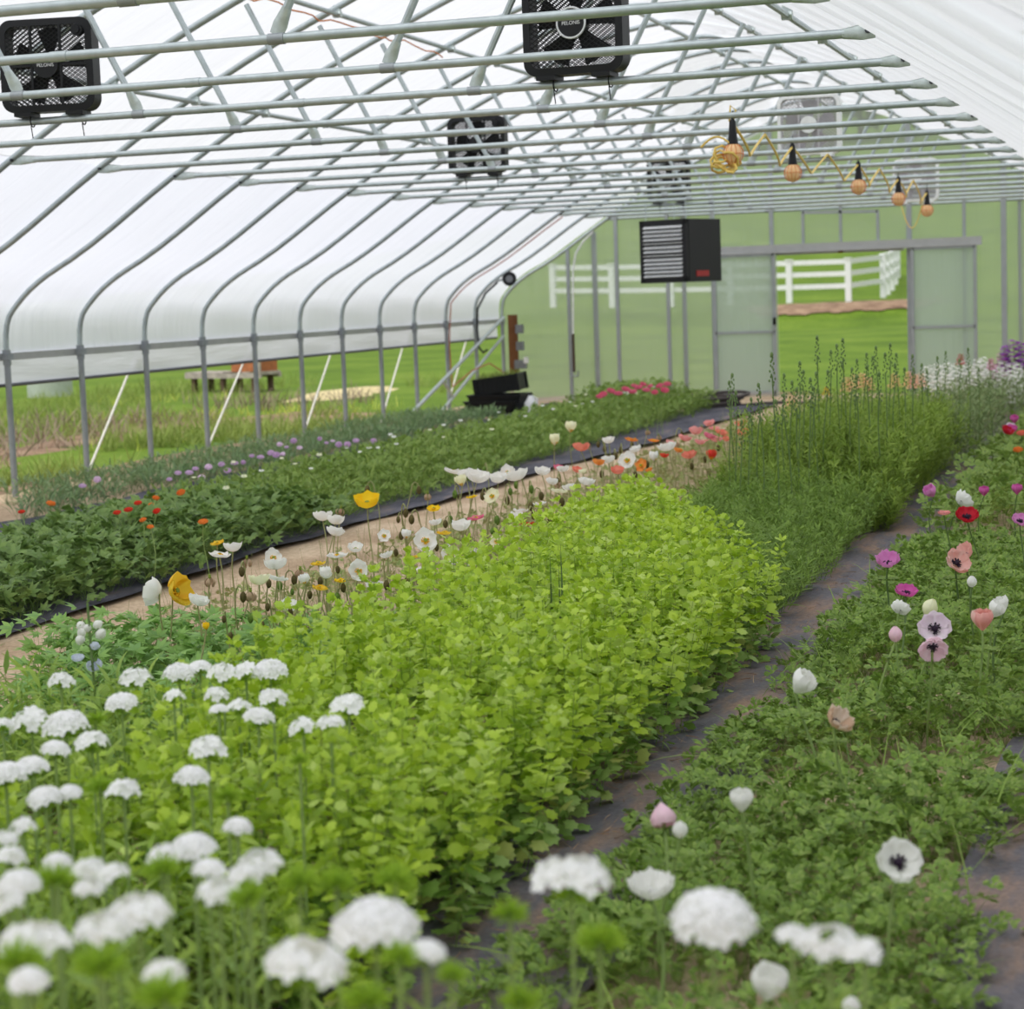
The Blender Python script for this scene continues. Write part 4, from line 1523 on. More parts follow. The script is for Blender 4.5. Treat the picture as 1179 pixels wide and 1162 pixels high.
lance_bed(x, y, 0.52 + 0.05 * smooth_noise(x, y, 4, 6), L_GREY, 'stock_foliage', 'grey green upright leafy block behind the larkspur by the path', 16, 0.085)
g = jitter_grid(2.2, 4.6, 20.5, 26, 0.16)
x, y = g[:, 0], g[:, 1]
lance_bed(x, y, 0.5 + 0.06 * smooth_noise(x, y, 4, 6), L_GREY, 'stock_foliage', 'grey green leaves under the white stocks near the end wall', 12, 0.1)

# ranunculus bed on the far side of the sandy path
g = jitter_grid(-2.25, -1.0, 7.4, 12.6, 0.12)
x, y = g[:, 0], g[:, 1]
edge = np.clip((-0.95 - x) / 0.35, 0, 1) ** 0.5 * np.clip((x + 2.4) / .3, 0, 1) ** .5
mound_plants(x, y, (0.30 + 0.06 * smooth_noise(x, y, 4, 6)) * (0.35 + 0.65 * edge), TPB, 15, 0.11, L_RANUN, 'ranunculus_foliage', 'broad dark green lobed leaves at the near end of the ranunculus bed', (0.0, 1.0), 0.12, True, TPALM, .002, (.25, 1))
g = jitter_grid(-2.25, -1.15, 12.3, 25.2, 0.12)
x, y = g[:, 0], g[:, 1]
edge = np.clip((-1.2 - x + 0.02 * (12.3 - y)) / 0.35, 0, 1) ** 0.5 * np.clip((x + 2.4) / .3, 0, 1) ** .5
mound_plants(x, y, (0.27 + 0.05 * smooth_noise(x, y, 4, 6)) * (0.4 + 0.6 * edge) + 0.03 + 0.1 * np.clip((y - 21) / 2, 0, 1), TP, 14, 0.095, L_RANUN_FAR, 'ranunculus_foliage', 'fine mid green foliage along the long ranunculus bed', (0.2, 1.4), 0.1, True, TL, .002, (.25, 1))
g = jitter_grid(-4.65, -3.45, 10, 24.0, 0.14, lambda x, y: smooth_noise(x, y, 3, 12) > -0.3)
x, y = g[:, 0], g[:, 1]
mound_plants(x, y, 0.17 + 0.04 * smooth_noise(x, y, 4, 2), TL, 12, 0.085, L_STRIP, 'bedding_foliage', 'low grey green bedding leaves along the open side', (0.2, 1.3), 0.09)

# outside: weeds and grass by the wall
def outside_z(x, y):
    return ground_h(x, y)


def tufts(k, xr, yr, hr, mat, name, label, keep=None, T=TB, tl=(0.8, 1.5)):
    x, y = U(xr[0], xr[1], k), U(yr[0], yr[1], k)
    if keep is not None:
        q = keep(x, y)
        x, y = x[q], y[q]
    n = 6
    x, y = np.repeat(x, n) + RNG.normal(0, .04, len(x) * n), np.repeat(y, n) + RNG.normal(0, .04, len(y) * n)
    z = outside_z(x, y) - .01
    k = len(x)
    return stuff(bulk(name, [(*T, frames(np.stack([x, y, z], -1), U(0, 6.28, k), U(tl[0], tl[1], k), RNG.normal(0, .4, k), U(hr[0], hr[1], k)))], mat), label)


tufts(2600, (-8.6, -5.35), (13, 26), (.14, .34), L_GRASS, 'grass', 'lush green grass outside the open side', lambda x, y: (smooth_noise(x, y, 1.2, 3) > -0.1) & ((x > -7.2) | (y < 19)))
tufts(2600, (-15, -7.0), (15, 36), (.12, .3), L_GRASS, 'meadow_grass', 'rough meadow grass farther out on the open side', lambda x, y: smooth_noise(x, y, .8, 5) > 0.0)
tufts(900, (-15, -7.4), (14.5, 30), (.15, .4), L_DRY, 'dry_weeds', 'dry brown weed stalks outside the open side', lambda x, y: smooth_noise(x, y, .7, 5) < 0.12)
tufts(500, (-13, -6.5), (20, 31), (.1, .25), leaf('yellow_green_weeds', [(178, 190, 50), (150, 176, 50), (200, 196, 60)]), 'weeds', 'yellow green weeds on the bare ground outside', lambda x, y: smooth_noise(x, y, 1.0, 9) > 0.15)

# far hill trees, hazy behind the gable
def tree(label, x, y, h, w, seed):
    r = np.random.default_rng(seed)
    z0 = float(ground_h(np.array(x), np.array(y)))
    t = thing('tree', label, 'tree', (x, y, z0), 0, 'trees on the hill beyond the end wall')
    MB().tube([(0, 0, -.3), (0, 0, h * .5)], [.35, .15], 8).build('trunk', WOOD_DARK, t)
    k = 1500
    d = r.normal(size=(k, 3))
    d /= np.linalg.norm(d, axis=1)[:, None]
    rad = r.uniform(.55, 1, k)[:, None]
    p = d * rad * np.array([w, w, h * .42]) * (1 + .25 * np.sin(d[:, :1] * 7 + seed) * np.cos(d[:, 2:] * 6)) + np.array([0, 0, h * .62])
    bulk('crown', [(*TPALM, frames(p, r.uniform(0, 6.28, k), r.uniform(-1, 1, k), r.uniform(-1, 1, k), r.uniform(.8, 1.6, k)))], L_TREE, t)


L_TREE = leaf('tree_leaves', [(86, 106, 78), (72, 92, 68), (98, 114, 84)], .25, .7, .1)
HILLT = [(-40, 205, 11, 6, 'dull green tree on the hill, first of the row from the open side'), (-26, 212, 11, 6, 'dull green tree on the hill, second of the row from the open side'),
         (-11, 204, 10, 6, 'dull green tree on the hill, third of the row from the open side')]
for i, (x, y, h, w, lab) in enumerate(HILLT):
    tree(lab, x, y, h, w, i)

# ------------------------------------------------------------------ flower building blocks
def petal_grid(r0, r1, half, prof, ruffle=0.0, nu=6, nv=7, a0=0.0, seed=0, notch=0.0, width=None):
    """One petal: angle range a0±half, radius r0..r1, height prof(t)."""
    rnd = random.Random(seed)
    p1, p2 = rnd.uniform(0, 6.28), rnd.uniform(0, 6.28)
    v, f = [], []
    for i in range(nu + 1):
        t = i / nu
        for j in range(nv + 1):
            s = 2 * j / nv - 1
            w = (width(t) if width else math.sin(min(1, 0.25 + t * 0.95) * PI * 0.62) ** 0.7)
            a = a0 + half * s * w
            tip = 1 - 0.16 * abs(s) ** 2.5 * t - notch * t * (1 - abs(s)) * 0.0
            r, z = prof(t)
            r *= tip
            ru = ruffle * t * t
            z += ru * (math.sin(5 * s + p1) * 0.6 + math.sin(9 * s + p2) * 0.4)
            r += ru * 0.5 * math.sin(7 * s + p2)
            v.append((r * math.cos(a), r * math.sin(a), z))
    for i in range(nu):
        for j in range(nv):
            a = i * (nv + 1) + j
            f.append((a, a + 1, a + nv + 2, a + nv + 1))
    return v, f


def corolla(n, half, prof, ruffle, seed, a0=0.0, alt=0.0):
    m = MB()
    for k in range(n):
        inner = k % 2
        def pr(t, q=inner):
            r, z = prof(t)
            return r * (1 - alt * q), z * (1 + 0.4 * alt * q)
        m.add(*petal_grid(0, 1, half, pr, ruffle, a0=a0 + 2 * PI * k / n + random.Random(seed + k).uniform(-.12, .12), seed=seed * 13 + k))
    return m


def bowl(R, hgt, curl=0.0):
    return lambda t: (R * (0.06 + 0.94 * math.sin(t * PI / 2) ** 1.0) - curl * R * max(0, t - .7), hgt * (1 - math.cos(t * PI / 2)) ** 0.9)


def cup(R, hgt):
    return lambda t: (R * (0.1 + 0.9 * math.sin(min(1, t * 1.25) * PI / 2) - 0.35 * max(0, t - .75) * 2), hgt * t)


PROTO = {}


def proto(key, maker):
    if key not in PROTO:
        PROTO[key] = maker()
    return PROTO[key]


def recolour(me, mat):
    k = ('rc', me.name, mat.name)
    if k not in PROTO:
        c = me.copy()
        c.name = me.name.split('.')[0]
        c.materials.clear()
        c.materials.append(mat)
        PROTO[k] = c
    return PROTO[k]


def mesh_of(kind, v, mat):
    def mk():
        sd = v + 1
        if kind == 'poppy_bowl':
            return corolla(4, 1.05, bowl(0.047, 0.036), 0.006, sd, alt=0.12).mesh('petals', mat)
        if kind == 'poppy_flat':
            return corolla(4, 1.05, bowl(0.052, 0.018, 0.1), 0.007, sd, alt=0.12).mesh('petals', mat)
        if kind == 'poppy_cup':
            return corolla(4, 1.1, cup(0.030, 0.05), 0.004, sd, alt=0.15).mesh('petals', mat)
        if kind == 'poppy_wither':
            return corolla(4, 0.55, lambda t: (0.012 + 0.012 * math.sin(t * 3), -0.035 * t + .004), 0.008, sd).mesh('petals', mat)
        if kind == 'anem_open':
            m = corolla(4, 0.72, bowl(0.045, 0.020), 0.004, sd)
            m2 = corolla(4, 0.72, bowl(0.041, 0.026), 0.004, sd + 9, a0=PI / 4)
            m.add(m2.v, m2.f)
            return m.mesh('petals', mat)
        if kind == 'anem_cup':
            m = corolla(4, 0.85, cup(0.026, 0.046), 0.003, sd)
            m2 = corolla(3, 0.9, cup(0.023, 0.044), 0.003, sd + 9, a0=PI / 4)
            m.add(m2.v, m2.f)
            return m.mesh('petals', mat)
        if kind == 'anem_bud':
            m = corolla(4, 0.95, lambda t: (0.019 * math.sin(PI * (0.12 + .83 * t)) ** .8, 0.042 * t), 0.001, sd)
            return m.mesh('petals', mat)
        if kind == 'anem_half':
            m = corolla(4, 0.75, lambda t: (0.040 * math.sin(t * PI / 2), 0.034 * t ** 1.3), 0.006, sd)
            m2 = corolla(4, 0.75, lambda t: (0.034 * math.sin(t * PI / 2), 0.038 * t ** 1.3), 0.006, sd + 5, a0=.7)
            m.add(m2.v, m2.f)
            return m.mesh('petals', mat)
        if kind == 'ranun':
            m = MB()
            for q, (rr, hh) in enumerate(((.034, .018), (.029, .024), (.023, .027), (.016, .028), (.009, .028))):
                c = corolla(5, 0.75, bowl(rr, hh), 0.003, sd + q, a0=q * .6)
                m.add(c.v, c.f)
            return m.mesh('petals', mat)
        if kind == 'small':
            return corolla(5, 0.62, bowl(0.02, 0.008), 0.003, sd).mesh('petals', mat)
    return recolour(proto((kind, v), mk), mat)


def stem_mesh(mat, bend, r, key):
    def mk():
        pts = [(bend * (t ** 2) + 0.015 * math.sin(t * 5 + key), 0.012 * math.sin(t * 4 + key), t) for t in np.linspace(0, 1, 9)]
        off = pts[-1]
        return MB().tube([(p[0] - off[0] * 0, p[1], p[2]) for p in pts], r, 6).mesh('stem', mat)
    return proto(('stem', mat.name, bend, r, key), mk), (bend + 0.015 * math.sin(5 + key), 0.012 * math.sin(4 + key))


def head_rot(tilt, face):
    """head frame tilted by `tilt` towards heading `face` (radians, world)"""
    return Matrix.Rotation(face, 4, 'Z') @ Matrix.Rotation(tilt, 4, 'Y')


def to_cam(p):
    return math.atan2(CAM[1] - p[1], CAM[0] - p[0])


def place_head(o, M_):
    o.rotation_euler = M_.to_euler()


me_eye_y = MB()
rr = random.Random(5)
for i in range(46):
    a, t = rr.uniform(0, 6.28), rr.uniform(.35, 1)
    me_eye_y.tube([(0.003 * math.cos(a), 0.003 * math.sin(a), 0.002), (0.015 * t * math.cos(a), 0.015 * t * math.sin(a), 0.012 + .006 * (1 - t))], 0.0011, 4)
    me_eye_y.ball((0.015 * t * math.cos(a), 0.015 * t * math.sin(a), 0.013 + .006 * (1 - t)), 0.0025, 5, 3)
me_eye_y = me_eye_y.mesh('stamens', YELLOW_EYE)
me_pod = MB().ball((0, 0, 0.010), (0.0065, 0.0065, 0.009), 10, 6).disc((0, 0, 0.019), 0.007, (0, 0, 1), 10, 0.003).mesh('seed_pod', GREEN_EYE)
me_eye_d = MB()
me_eye_d.ball((0, 0, 0.008), (0.009, 0.009, 0.007), 10, 6, 0.05)
for i in range(40):
    a, t = rr.uniform(0, 6.28), rr.uniform(.6, 1)
    me_eye_d.tube([(0, 0, 0.003), (0.017 * t * math.cos(a), 0.017 * t * math.sin(a), 0.008)], 0.0008, 4)
    me_eye_d.ball((0.017 * t * math.cos(a), 0.017 * t * math.sin(a), 0.0085), 0.0019, 5, 3)
me_eye_d = me_eye_d.mesh('dark_eye', DARK_EYE)


def frill_mesh():
    pts = []
    a = np.linspace(0, 6.28, 9)[:-1]
    m = frames(np.zeros((8, 3)), a, np.full(8, .35), np.zeros(8), np.full(8, .05))
    V, F = [], []
    for q in m:
        tv = np.asarray(TPB[0]) @ q[:, :3].T + q[:, 3]
        o = len(V)
        V += [tuple(p) for p in tv]
        F += [tuple(i + o for i in t) for t in TPB[1]]
    return MB().add(V, F).mesh('leaf_collar', L_ANEM, False)


me_frill = frill_mesh()
COLNAME = dict(w='white', c='cream', y='yellow', g='golden', o='orange', r='red', k='coral', p='pink', h='hot pink', a='peach', m='magenta', v='violet pink', l='pale lilac',
               q='pale pink', d='deep red', b='blush coral', n='browning white', u='purple', s='pale blue', f='soft lilac')


def basic(name, label, cat, group, head, mats, kind, var, scale, tilt, face, stem=(None, 0.03, 0.003), eye=None, frill=None):
    """A single-stemmed flower whose head sits at `head`."""
    bend = stem[1]
    sm, off = stem_mesh(stem[0], bend, stem[2], var % 3)
    rz = random.uniform(0, 6.28)
    dx, dy = off[0] * math.cos(rz) - off[1] * math.sin(rz), off[0] * math.sin(rz) + off[1] * math.cos(rz)
    t = thing(name, label, cat, (head[0] - dx, head[1] - dy, 0), 0, group)
    h = head[2]
    put('stem', sm, t, (0, 0, 0), (0, 0, rz), (1, 1, h))
    Mx = head_rot(tilt, face)
    e = Mx.to_euler()
    p = put('petals', mesh_of(kind, var, mats), t, (dx, dy, h), e, (scale,) * 3)
    for nm, me in (eye or ()):
        put(nm, me, t, (dx, dy, h), e, (scale,) * 3)
    if frill:
        put('leaf_collar', me_frill, t, (dx - off[0] * 0, dy, h - frill), (0, 0, rz), (scale,) * 3)
    return t


def ordered_labels(items, key, text):
    """items sorted by distance; text(item, 'nth') gives the label"""
    cnt = {}
    out = []
    for it in sorted(items, key=lambda q: q['d']):
        k = key(it)
        cnt[k] = cnt.get(k, 0) + 1
        it['label'] = text(it, nth(cnt[k]))
        out.append(it)
    return out
#@@P4
# ------------------------------------------------------------------ Icelandic poppies: (x, y, width) read off the photograph, colour, form
def z1(l):
    return [(x / 2.9475, y / 2.9475 + 560, s / 2.9475, c, k) for x, y, s, c, k in l]


def z2(l):
    return [(x / 2.9475 + 350, y / 2.9475 + 500, s / 2.9475, c, k) for x, y, s, c, k in l]


def z3(l):
    return [(x / 4.5346 + 620, y / 4.5346 + 440, s / 4.5346, c, k) for x, y, s, c, k in l]


POPPY = z1([(540, 355, 62, 'w', 's'), (585, 344, 72, 'g', 's'), (670, 395, 65, 'w', 'b'), (745, 232, 65, 'w', 'f'), (790, 213, 64, 'w', 'b'), (738, 192, 42, 'g', 'f'),
            (925, 238, 60, 'w', 'u'), (937, 272, 76, 'w', 'b'), (940, 312, 65, 'w', 'f'), (880, 325, 72, 'c', 'b'), (1037, 325, 36, 'w', 'c'), (1105, 305, 42, 'w', 'b'),
            (1085, 345, 50, 'g', 'f'), (978, 412, 62, 'w', 'b'), (1095, 108, 66, 'w', 'b'), (1138, 121, 58, 'w', 'b'), (1135, 160, 58, 'w', 'b'), (1145, 234, 62, 'w', 'f'),
            (1080, 262, 46, 'g', 'f'), (1155, 320, 40, 'y', 'f'), (700, 482, 22, 'y', 'c')])
POPPY += z2([(215, 235, 92, 'y', 'B'), (175, 390, 52, 'w', 'b'), (283, 414, 42, 'w', 'b'), (272, 342, 44, 'w', 'u'), (185, 458, 64, 'w', 'U'), (73, 482, 42, 'w', 'c'),
             (240, 522, 62, 'w', 'b'), (10, 500, 26, 'w', 'c'), (410, 355, 78, 'w', 'u'), (448, 303, 40, 'w', 'b'), (440, 252, 46, 'y', 'f'), (535, 317, 66, 'w', 'b'),
             (475, 335, 46, 'g', 'f'), (343, 348, 32, 'w', 'c'), (436, 430, 26, 'w', 'c'), (495, 405, 66, 'w', 'u'), (503, 432, 60, 'w', 'f'), (365, 416, 46, 'g', 'f'),
             (370, 462, 62, 'w', 'f'), (510, 126, 66, 'w', 'f'), (548, 138, 46, 'w', 'b'), (585, 152, 78, 'w', 'b'), (537, 168, 38, 'c', 'c'), (660, 155, 62, 'w', 'b'),
             (690, 127, 52, 'w', 'u'), (725, 147, 74, 'w', 'b'), (640, 207, 52, 'c', 'u'), (570, 212, 34, 'y', 'f'), (583, 284, 52, 'h', 'f'), (757, 304, 54, 'r', 'f'),
             (735, 259, 50, 'w', 'f'), (722, 284, 50, 'w', 'b'), (655, 360, 42, 'c', 'U'), (732, 384, 26, 'w', 'f'), (808, 131, 52, 'w', 'b'), (880, 122, 42, 'w', 'b'),
             (840, 165, 40, 'w', 'b'), (865, 192, 52, 'c', 'f'), (900, 184, 42, 'w', 'b'), (582, 406, 42, 'w', 'u'), (573, 442, 42, 'w', 'f'), (800, 235, 40, 'w', 'f'), (862, 116, 32, 'h', 'b')])
POPPY += z3([(83, 316, 58, 'c', 'c'), (165, 250, 58, 'c', 'c'), (222, 348, 88, 'k', 'b'), (368, 310, 62, 'w', 'b'), (484, 300, 64, 'o', 'f'), (510, 356, 58, 'w', 'b'),
             (465, 403, 92, 'w', 'u'), (365, 412, 72, 'w', 'b'), (538, 430, 66, 'o', 'u'), (602, 402, 52, 'w', 'c'), (675, 347, 88, 'w', 'b'), (655, 388, 44, 'r', 'b'),
             (250, 528, 80, 'w', 'b'), (312, 425, 60, 'o', 'b'), (412, 468, 72, 'k', 'b'), (198, 462, 50, 'k', 'b'), (600, 305, 54, 'o', 'f'), (685, 320, 44, 'p', 'b'),
             (728, 360, 44, 'o', 'b'), (760, 298, 62, 'p', 'b'), (790, 388, 74, 'k', 'b'), (902, 394, 52, 'r', 'c'), (820, 262, 70, 'p', 'b'), (888, 286, 56, 'h', 'b'),
             (920, 302, 64, 'p', 'b'), (893, 220, 56, 'p', 'b'), (918, 240, 60, 'p', 'f'), (840, 318, 50, 'p', 'b'), (960, 270, 54, 'k', 'b'), (985, 300, 44, 'k', 'b'),
             (1062, 268, 56, 'k', 'b'), (1060, 222, 60, 'k', 'b'), (1105, 245, 44, 'k', 'b'), (1068, 330, 40, 'k', 'b'), (580, 462, 36, 'o', 'b'), (232, 470, 40, 'c', 'b'),
             (430, 560, 44, 'w', 'f'), (1100, 280, 40, 'o', 'b'), (940, 262, 40, 'k', 'b'), (870, 305, 40, 'p', 'f')])
items = []
for x, y, s, c, k in POPPY:
    best = None
    for Z in (.46, .43, .49, .40, .52, .36, .56, .32, .60, .28, .64, .68, .72):
        P = on_z(x, y, Z)
        if 0.0 <= P[0] <= 1.25:
            best = P
            break
    if best is None:
        best = on_x(x, y, 0.65)
    items.append(dict(P=best, s=s, c=c, k=k, d=best[1]))
FORMN = dict(b='bowl-shaped', B='big bowl-shaped', f='flat open', u='wide open', U='wide open yellow-eyed', c='half closed', s='sideways')
ordered_labels(items, lambda q: (q['c'], q['k']), lambda q, o: f"{FORMN[q['k']]} {COLNAME[q['c']]} poppy, {o} such from the near end of its row")
for i, q in enumerate(items):
    wpx = q['s'] * depth(q['P']) / FPX
    kind, dia, tilt = dict(b=('poppy_bowl', .098, .25), B=('poppy_bowl', .098, .2), f=('poppy_flat', .104, .15), u=('poppy_flat', .104, .95), U=('poppy_bowl', .096, 1.1), c=('poppy_cup', .064, .15), s=('poppy_bowl', .07, 1.35))[q['k']]
    sc = min(1.7, max(.5, 1.2 * wpx / dia))
    face = to_cam(q['P']) + random.uniform(-.5, .5) if q['k'] in 'uU' else (PI + random.uniform(-.4, .4) if q['k'] == 's' and q['c'] == 'w' else (random.uniform(-.3, .3) if q['k'] == 's' else random.uniform(0, 6.28)))
    basic('poppy', q['label'], 'poppy', 'Icelandic poppies in the row by the sandy path', q['P'] - np.array([0, 0, .012 * sc]), PET[q['c']], kind, i % 4, sc,
          tilt + random.uniform(-.12, .12), face, (STEM_O, random.choice([-.05, .03, .06]), .0032), (('stamens', me_eye_y), ('seed_pod', me_pod)))

# nodding buds, seed pods and withered poppies
BUDS = z1([(820, 290, 26, 'd', 0), (760, 451, 20, 'd', 0), (783, 508, 22, 'd', 0), (998, 318, 26, 'd', 0), (908, 410, 22, 'd', 0), (850, 448, 26, 'g', 0), (825, 376, 28, 'd', 0), (992, 358, 18, 'g', 0),
           (1145, 378, 28, 'g', 0), (712, 315, 30, 'x', 0), (838, 250, 34, 'x', 0), (850, 362, 30, 'x', 0), (1018, 287, 32, 'x', 0), (950, 338, 24, 'g', 0), (912, 330, 24, 'd', 0), (985, 428, 24, 'd', 0),
           (890, 470, 22, 'd', 0), (1060, 500, 24, 'd', 0), (960, 560, 22, 'd', 0), (1165, 345, 24, 'd', 0)])
BUDS += z2([(124, 255, 30, 'x', 0), (345, 268, 26, 'd', 0), (365, 290, 26, 'd', 0), (390, 190, 24, 'd', 0), (420, 205, 34, 'x', 0), (215, 188, 22, 'd', 0), (320, 290, 18, 'd', 0), (512, 204, 24, 'g', 0), (613, 122, 26, 'g', 0),
            (606, 210, 24, 'd', 0), (655, 292, 30, 'g', 0), (690, 225, 24, 'd', 0), (772, 187, 28, 'g', 0), (805, 210, 24, 'd', 0), (860, 165, 26, 'x', 0), (780, 275, 26, 'd', 0), (770, 245, 26, 'd', 0), (497, 290, 22, 'g', 0),
            (560, 352, 20, 'd', 0), (312, 402, 20, 'd', 0), (280, 512, 26, 'd', 0), (350, 503, 28, 'd', 0), (200, 552, 24, 'd', 0), (135, 680, 26, 'd', 0), (595, 432, 22, 'd', 0), (450, 385, 20, 'd', 0), (720, 172, 26, 'g', 0),
            (700, 195, 20, 'g', 0), (875, 230, 24, 'd', 0), (55, 500, 24, 'd', 0), (20, 545, 22, 'd', 0), (480, 305, 22, 'd', 0), (330, 345, 22, 'd', 0), (115, 460, 20, 'd', 0), (640, 330, 20, 'g', 0), (555, 145, 18, 'g', 0)])
BUDS += z3([(570, 255, 40, 'x', 0), (628, 282, 34, 'x', 0), (488, 326, 34, 'd', 0), (312, 326, 30, 'd', 0), (345, 350, 30, 'd', 0), (100, 520, 44, 'd', 0), (404, 388, 36, 'd', 0), (720, 318, 40, 'x', 0), (748, 272, 30, 'd', 0), (852, 238, 40, 'x', 0),
            (940, 342, 30, 'd', 0), (800, 440, 34, 'd', 0), (888, 482, 30, 'd', 0), (505, 486, 36, 'd', 0), (330, 480, 36, 'd', 0), (568, 430, 36, 'd', 0), (868, 405, 30, 'd', 0), (60, 726, 50, 'd', 0), (260, 330, 34, 'x', 0), (430, 355, 30, 'd', 0)])
items = []
for x, y, s, c, _ in BUDS:
    best = None
    for Z in (.40, .36, .44, .32, .48, .28, .54, .24, .6, .2, .66):
        P = on_z(x, y, Z)
        if 0.0 <= P[0] <= 1.3:
            best = P
            break
    if best is None:
        best = on_x(x, y, .65)
    items.append(dict(P=best, s=s, c=c, d=best[1]))
ordered_labels(items, lambda q: q['c'], lambda q, o: {'d': f"dark hairy nodding poppy bud, {o} dark one from the near end of the poppy row", 'g': f"green swollen poppy bud, {o} green one from the near end of the poppy row",
                                                   'x': f"withered brown poppy head, {o} withered one from the near end of the poppy row"}[q['c']])


def bud_parts(mat, key):
    def mk():
        return (MB().tube([(0, 0, -0.03), (0.006, 0, 0.0), (0.016, 0, 0.012), (0.028, 0, 0.006), (0.032, 0, -0.006)], 0.0026, 6).mesh('stem_hook', STEM_O),
                MB().ball((0.033, 0, -0.022), (0.0105, 0.0105, 0.0175), 10, 8, 0.04).mesh('bud', mat))
    return proto(('bud', key), mk)


for i, q in enumerate(items):
    sc = min(1.5, max(.6, q['s'] * depth(q['P']) / FPX / .026))
    P = q['P']
    if q['c'] == 'x':
        t = basic('withered_poppy', q['label'], 'poppy', 'withered poppies in the poppy row', P, WITHER, 'poppy_wither', i % 3, min(1.0, sc * .8), random.uniform(-.3, .5), random.uniform(0, 6.28), (STEM_O, .03, .003), (('seed_pod', me_pod),))
        continue
    hook, bud = bud_parts(BUD_D if q['c'] == 'd' else BUD_G, q['c'])
    rz = random.uniform(0, 6.28)
    hx, hy = .033 * sc * math.cos(rz), .033 * sc * math.sin(rz)
    h = P[2] + .022 * sc - .03 * sc
    sm, off = stem_mesh(STEM_O, .03, .003, i % 3)
    a = rz
    dx, dy = off[0] * math.cos(a) - off[1] * math.sin(a), off[0] * math.sin(a) + off[1] * math.cos(a)
    t = thing('poppy_bud', q['label'], 'poppy bud', (P[0] - hx - dx, P[1] - hy - dy, 0), 0, 'nodding poppy buds in the poppy row')
    st = put('stem', sm, t, (0, 0, 0), (0, 0, a), (1, 1, h))
    put('stem_hook', hook, t, (dx, dy, h + .03 * sc), (0, 0, rz), (sc,) * 3)
    put('bud', bud, t, (dx, dy, h + .03 * sc), (0, 0, rz), (sc,) * 3)

# ------------------------------------------------------------------ anemones: x, y, width, colour, form, tilt, heading offset from the camera
ANEM = [(1022, 645, 28, 'v', 'anem_half', .55, 0, 'violet pink anemone cup on a tall dark stem, close to the littered path'),
        (1043, 679, 28, 'm', 'anem_open', .35, .4, 'magenta anemone with a dark middle and upturned petals, below the violet pink cup'),
        (1034, 701, 24, 'w', 'anem_half', .8, 2.6, 'white anemone with torn edge seen from behind, below the magenta one'),
        (1067, 699, 18, 'c', 'anem_bud', .5, 1.0, 'greenish white anemone just above the pale lilac anemone'),
        (1076, 717, 40, 'l', 'anem_open', 1.15, 0, 'pale lilac anemone facing out with a dark eye'),
        (1073, 737, 36, 'q', 'anem_open', 2.0, .2, 'pale pink drooping anemone directly below the pale lilac one'),
        (1031, 731, 15, 'q', 'anem_bud', .1, 0, 'pinkish white anemone bud below the torn white anemone'),
        (1131, 717, 29, 'b', 'anem_cup', .1, 0, 'coral blush round anemone cup beside two white anemones'),
        (1142, 704, 22, 'w', 'anem_cup', .5, 1.5, 'white drooping anemone behind the coral blush cup'),
        (1156, 698, 21, 'w', 'anem_cup', .35, -1.2, 'white anemone above and beside the drooping white one'),
        (1100, 643, 34, 'b', 'anem_open', .9, .7, 'blush coral anemone streaked white, opened wide beside its twin'),
        (1114, 636, 28, 'b', 'anem_half', .8, -.9, 'blush coral anemone half folded, twin of the wide open one'),
        (1119, 670, 11, 'w', 'anem_bud', .2, 0, 'tiny white anemone bud among the leaves below the coral twins'),
        (1075, 566, 20, 'v', 'anem_cup', .7, -.8, 'violet pink anemone cup leaning over the littered path, tallest dark stem'),
        (1104, 575, 36, 'w', 'anem_half', 1.0, 2.2, 'large white anemone spread flat above the deep red one'),
        (1113, 591, 28, 'd', 'anem_open', .6, .2, 'deep red anemone with a dark middle under the white one'),
        (1087, 590, 15, 'p', 'anem_open', .1, 0, 'small pink anemone with a dark middle, beside the deep red one'),
        (1133, 567, 13, 'm', 'anem_cup', .2, 0, 'small magenta anemone bud beyond the large white anemone'),
        (1171, 565, 14, 'm', 'anem_cup', .1, 0, 'magenta anemone cup at the edge, beyond the violet one'),
        (1174, 597, 22, 'v', 'anem_open', .6, .5, 'violet anemone at the far edge below the magenta cup'),
        (915, 787, 33, 'w', 'anem_cup', .7, 1.2, 'white anemone cup leaning over the littered path'),
        (960, 827, 36, 'n', 'anem_half', .8, .9, 'browning withered anemone just past the white cup'),
        (760, 914, 33, 'q', 'anem_cup', 2.6, .3, 'pinkish white drooping anemone alone at the path edge'),
        (854, 925, 30, 'w', 'anem_cup', .1, 0, 'closed white anemone between the drooping one and the wide white one'),
        (1033, 984, 56, 'w', 'anem_open', .95, .3, 'large wide white anemone with a small dark eye'),
        (750, 1023, 54, 'w', 'anem_half', .2, 0, 'white anemone cup near the front, open upward'),
        (882, 1136, 48, 'w', 'anem_cup', .3, .5, 'closed white anemone lowest at the front'),
        (783, 955, 17, 'w', 'anem_bud', .3, 0, 'little white bud below the drooping pinkish anemone'),
        (980, 1158, 20, 'w', 'anem_bud', .3, 0, 'white bud cut by the lower edge of the photo'),
        (1163, 495, 17, 'm', 'anem_half', .4, 0, 'magenta anemone far back at the edge above the pale one'),
        (1168, 484, 12, 'm', 'anem_cup', .3, 0, 'small magenta anemone farthest back by the white stocks'),
        (1158, 496, 16, 'd', 'anem_half', .6, 1, 'dark red anemone far back beside the magenta one'),
        (1163, 492, 13, 'l', 'anem_half', .7, 0, 'pale lilac small anemone far back on the dark red one'),
        (1172, 517, 12, 'o', 'ranun', .3, 0, 'orange round flower at the edge of the far path, lower one'),
        (1176, 498, 12, 'k', 'ranun', .3, 0, 'coral round flower at the edge of the far path, upper one')]
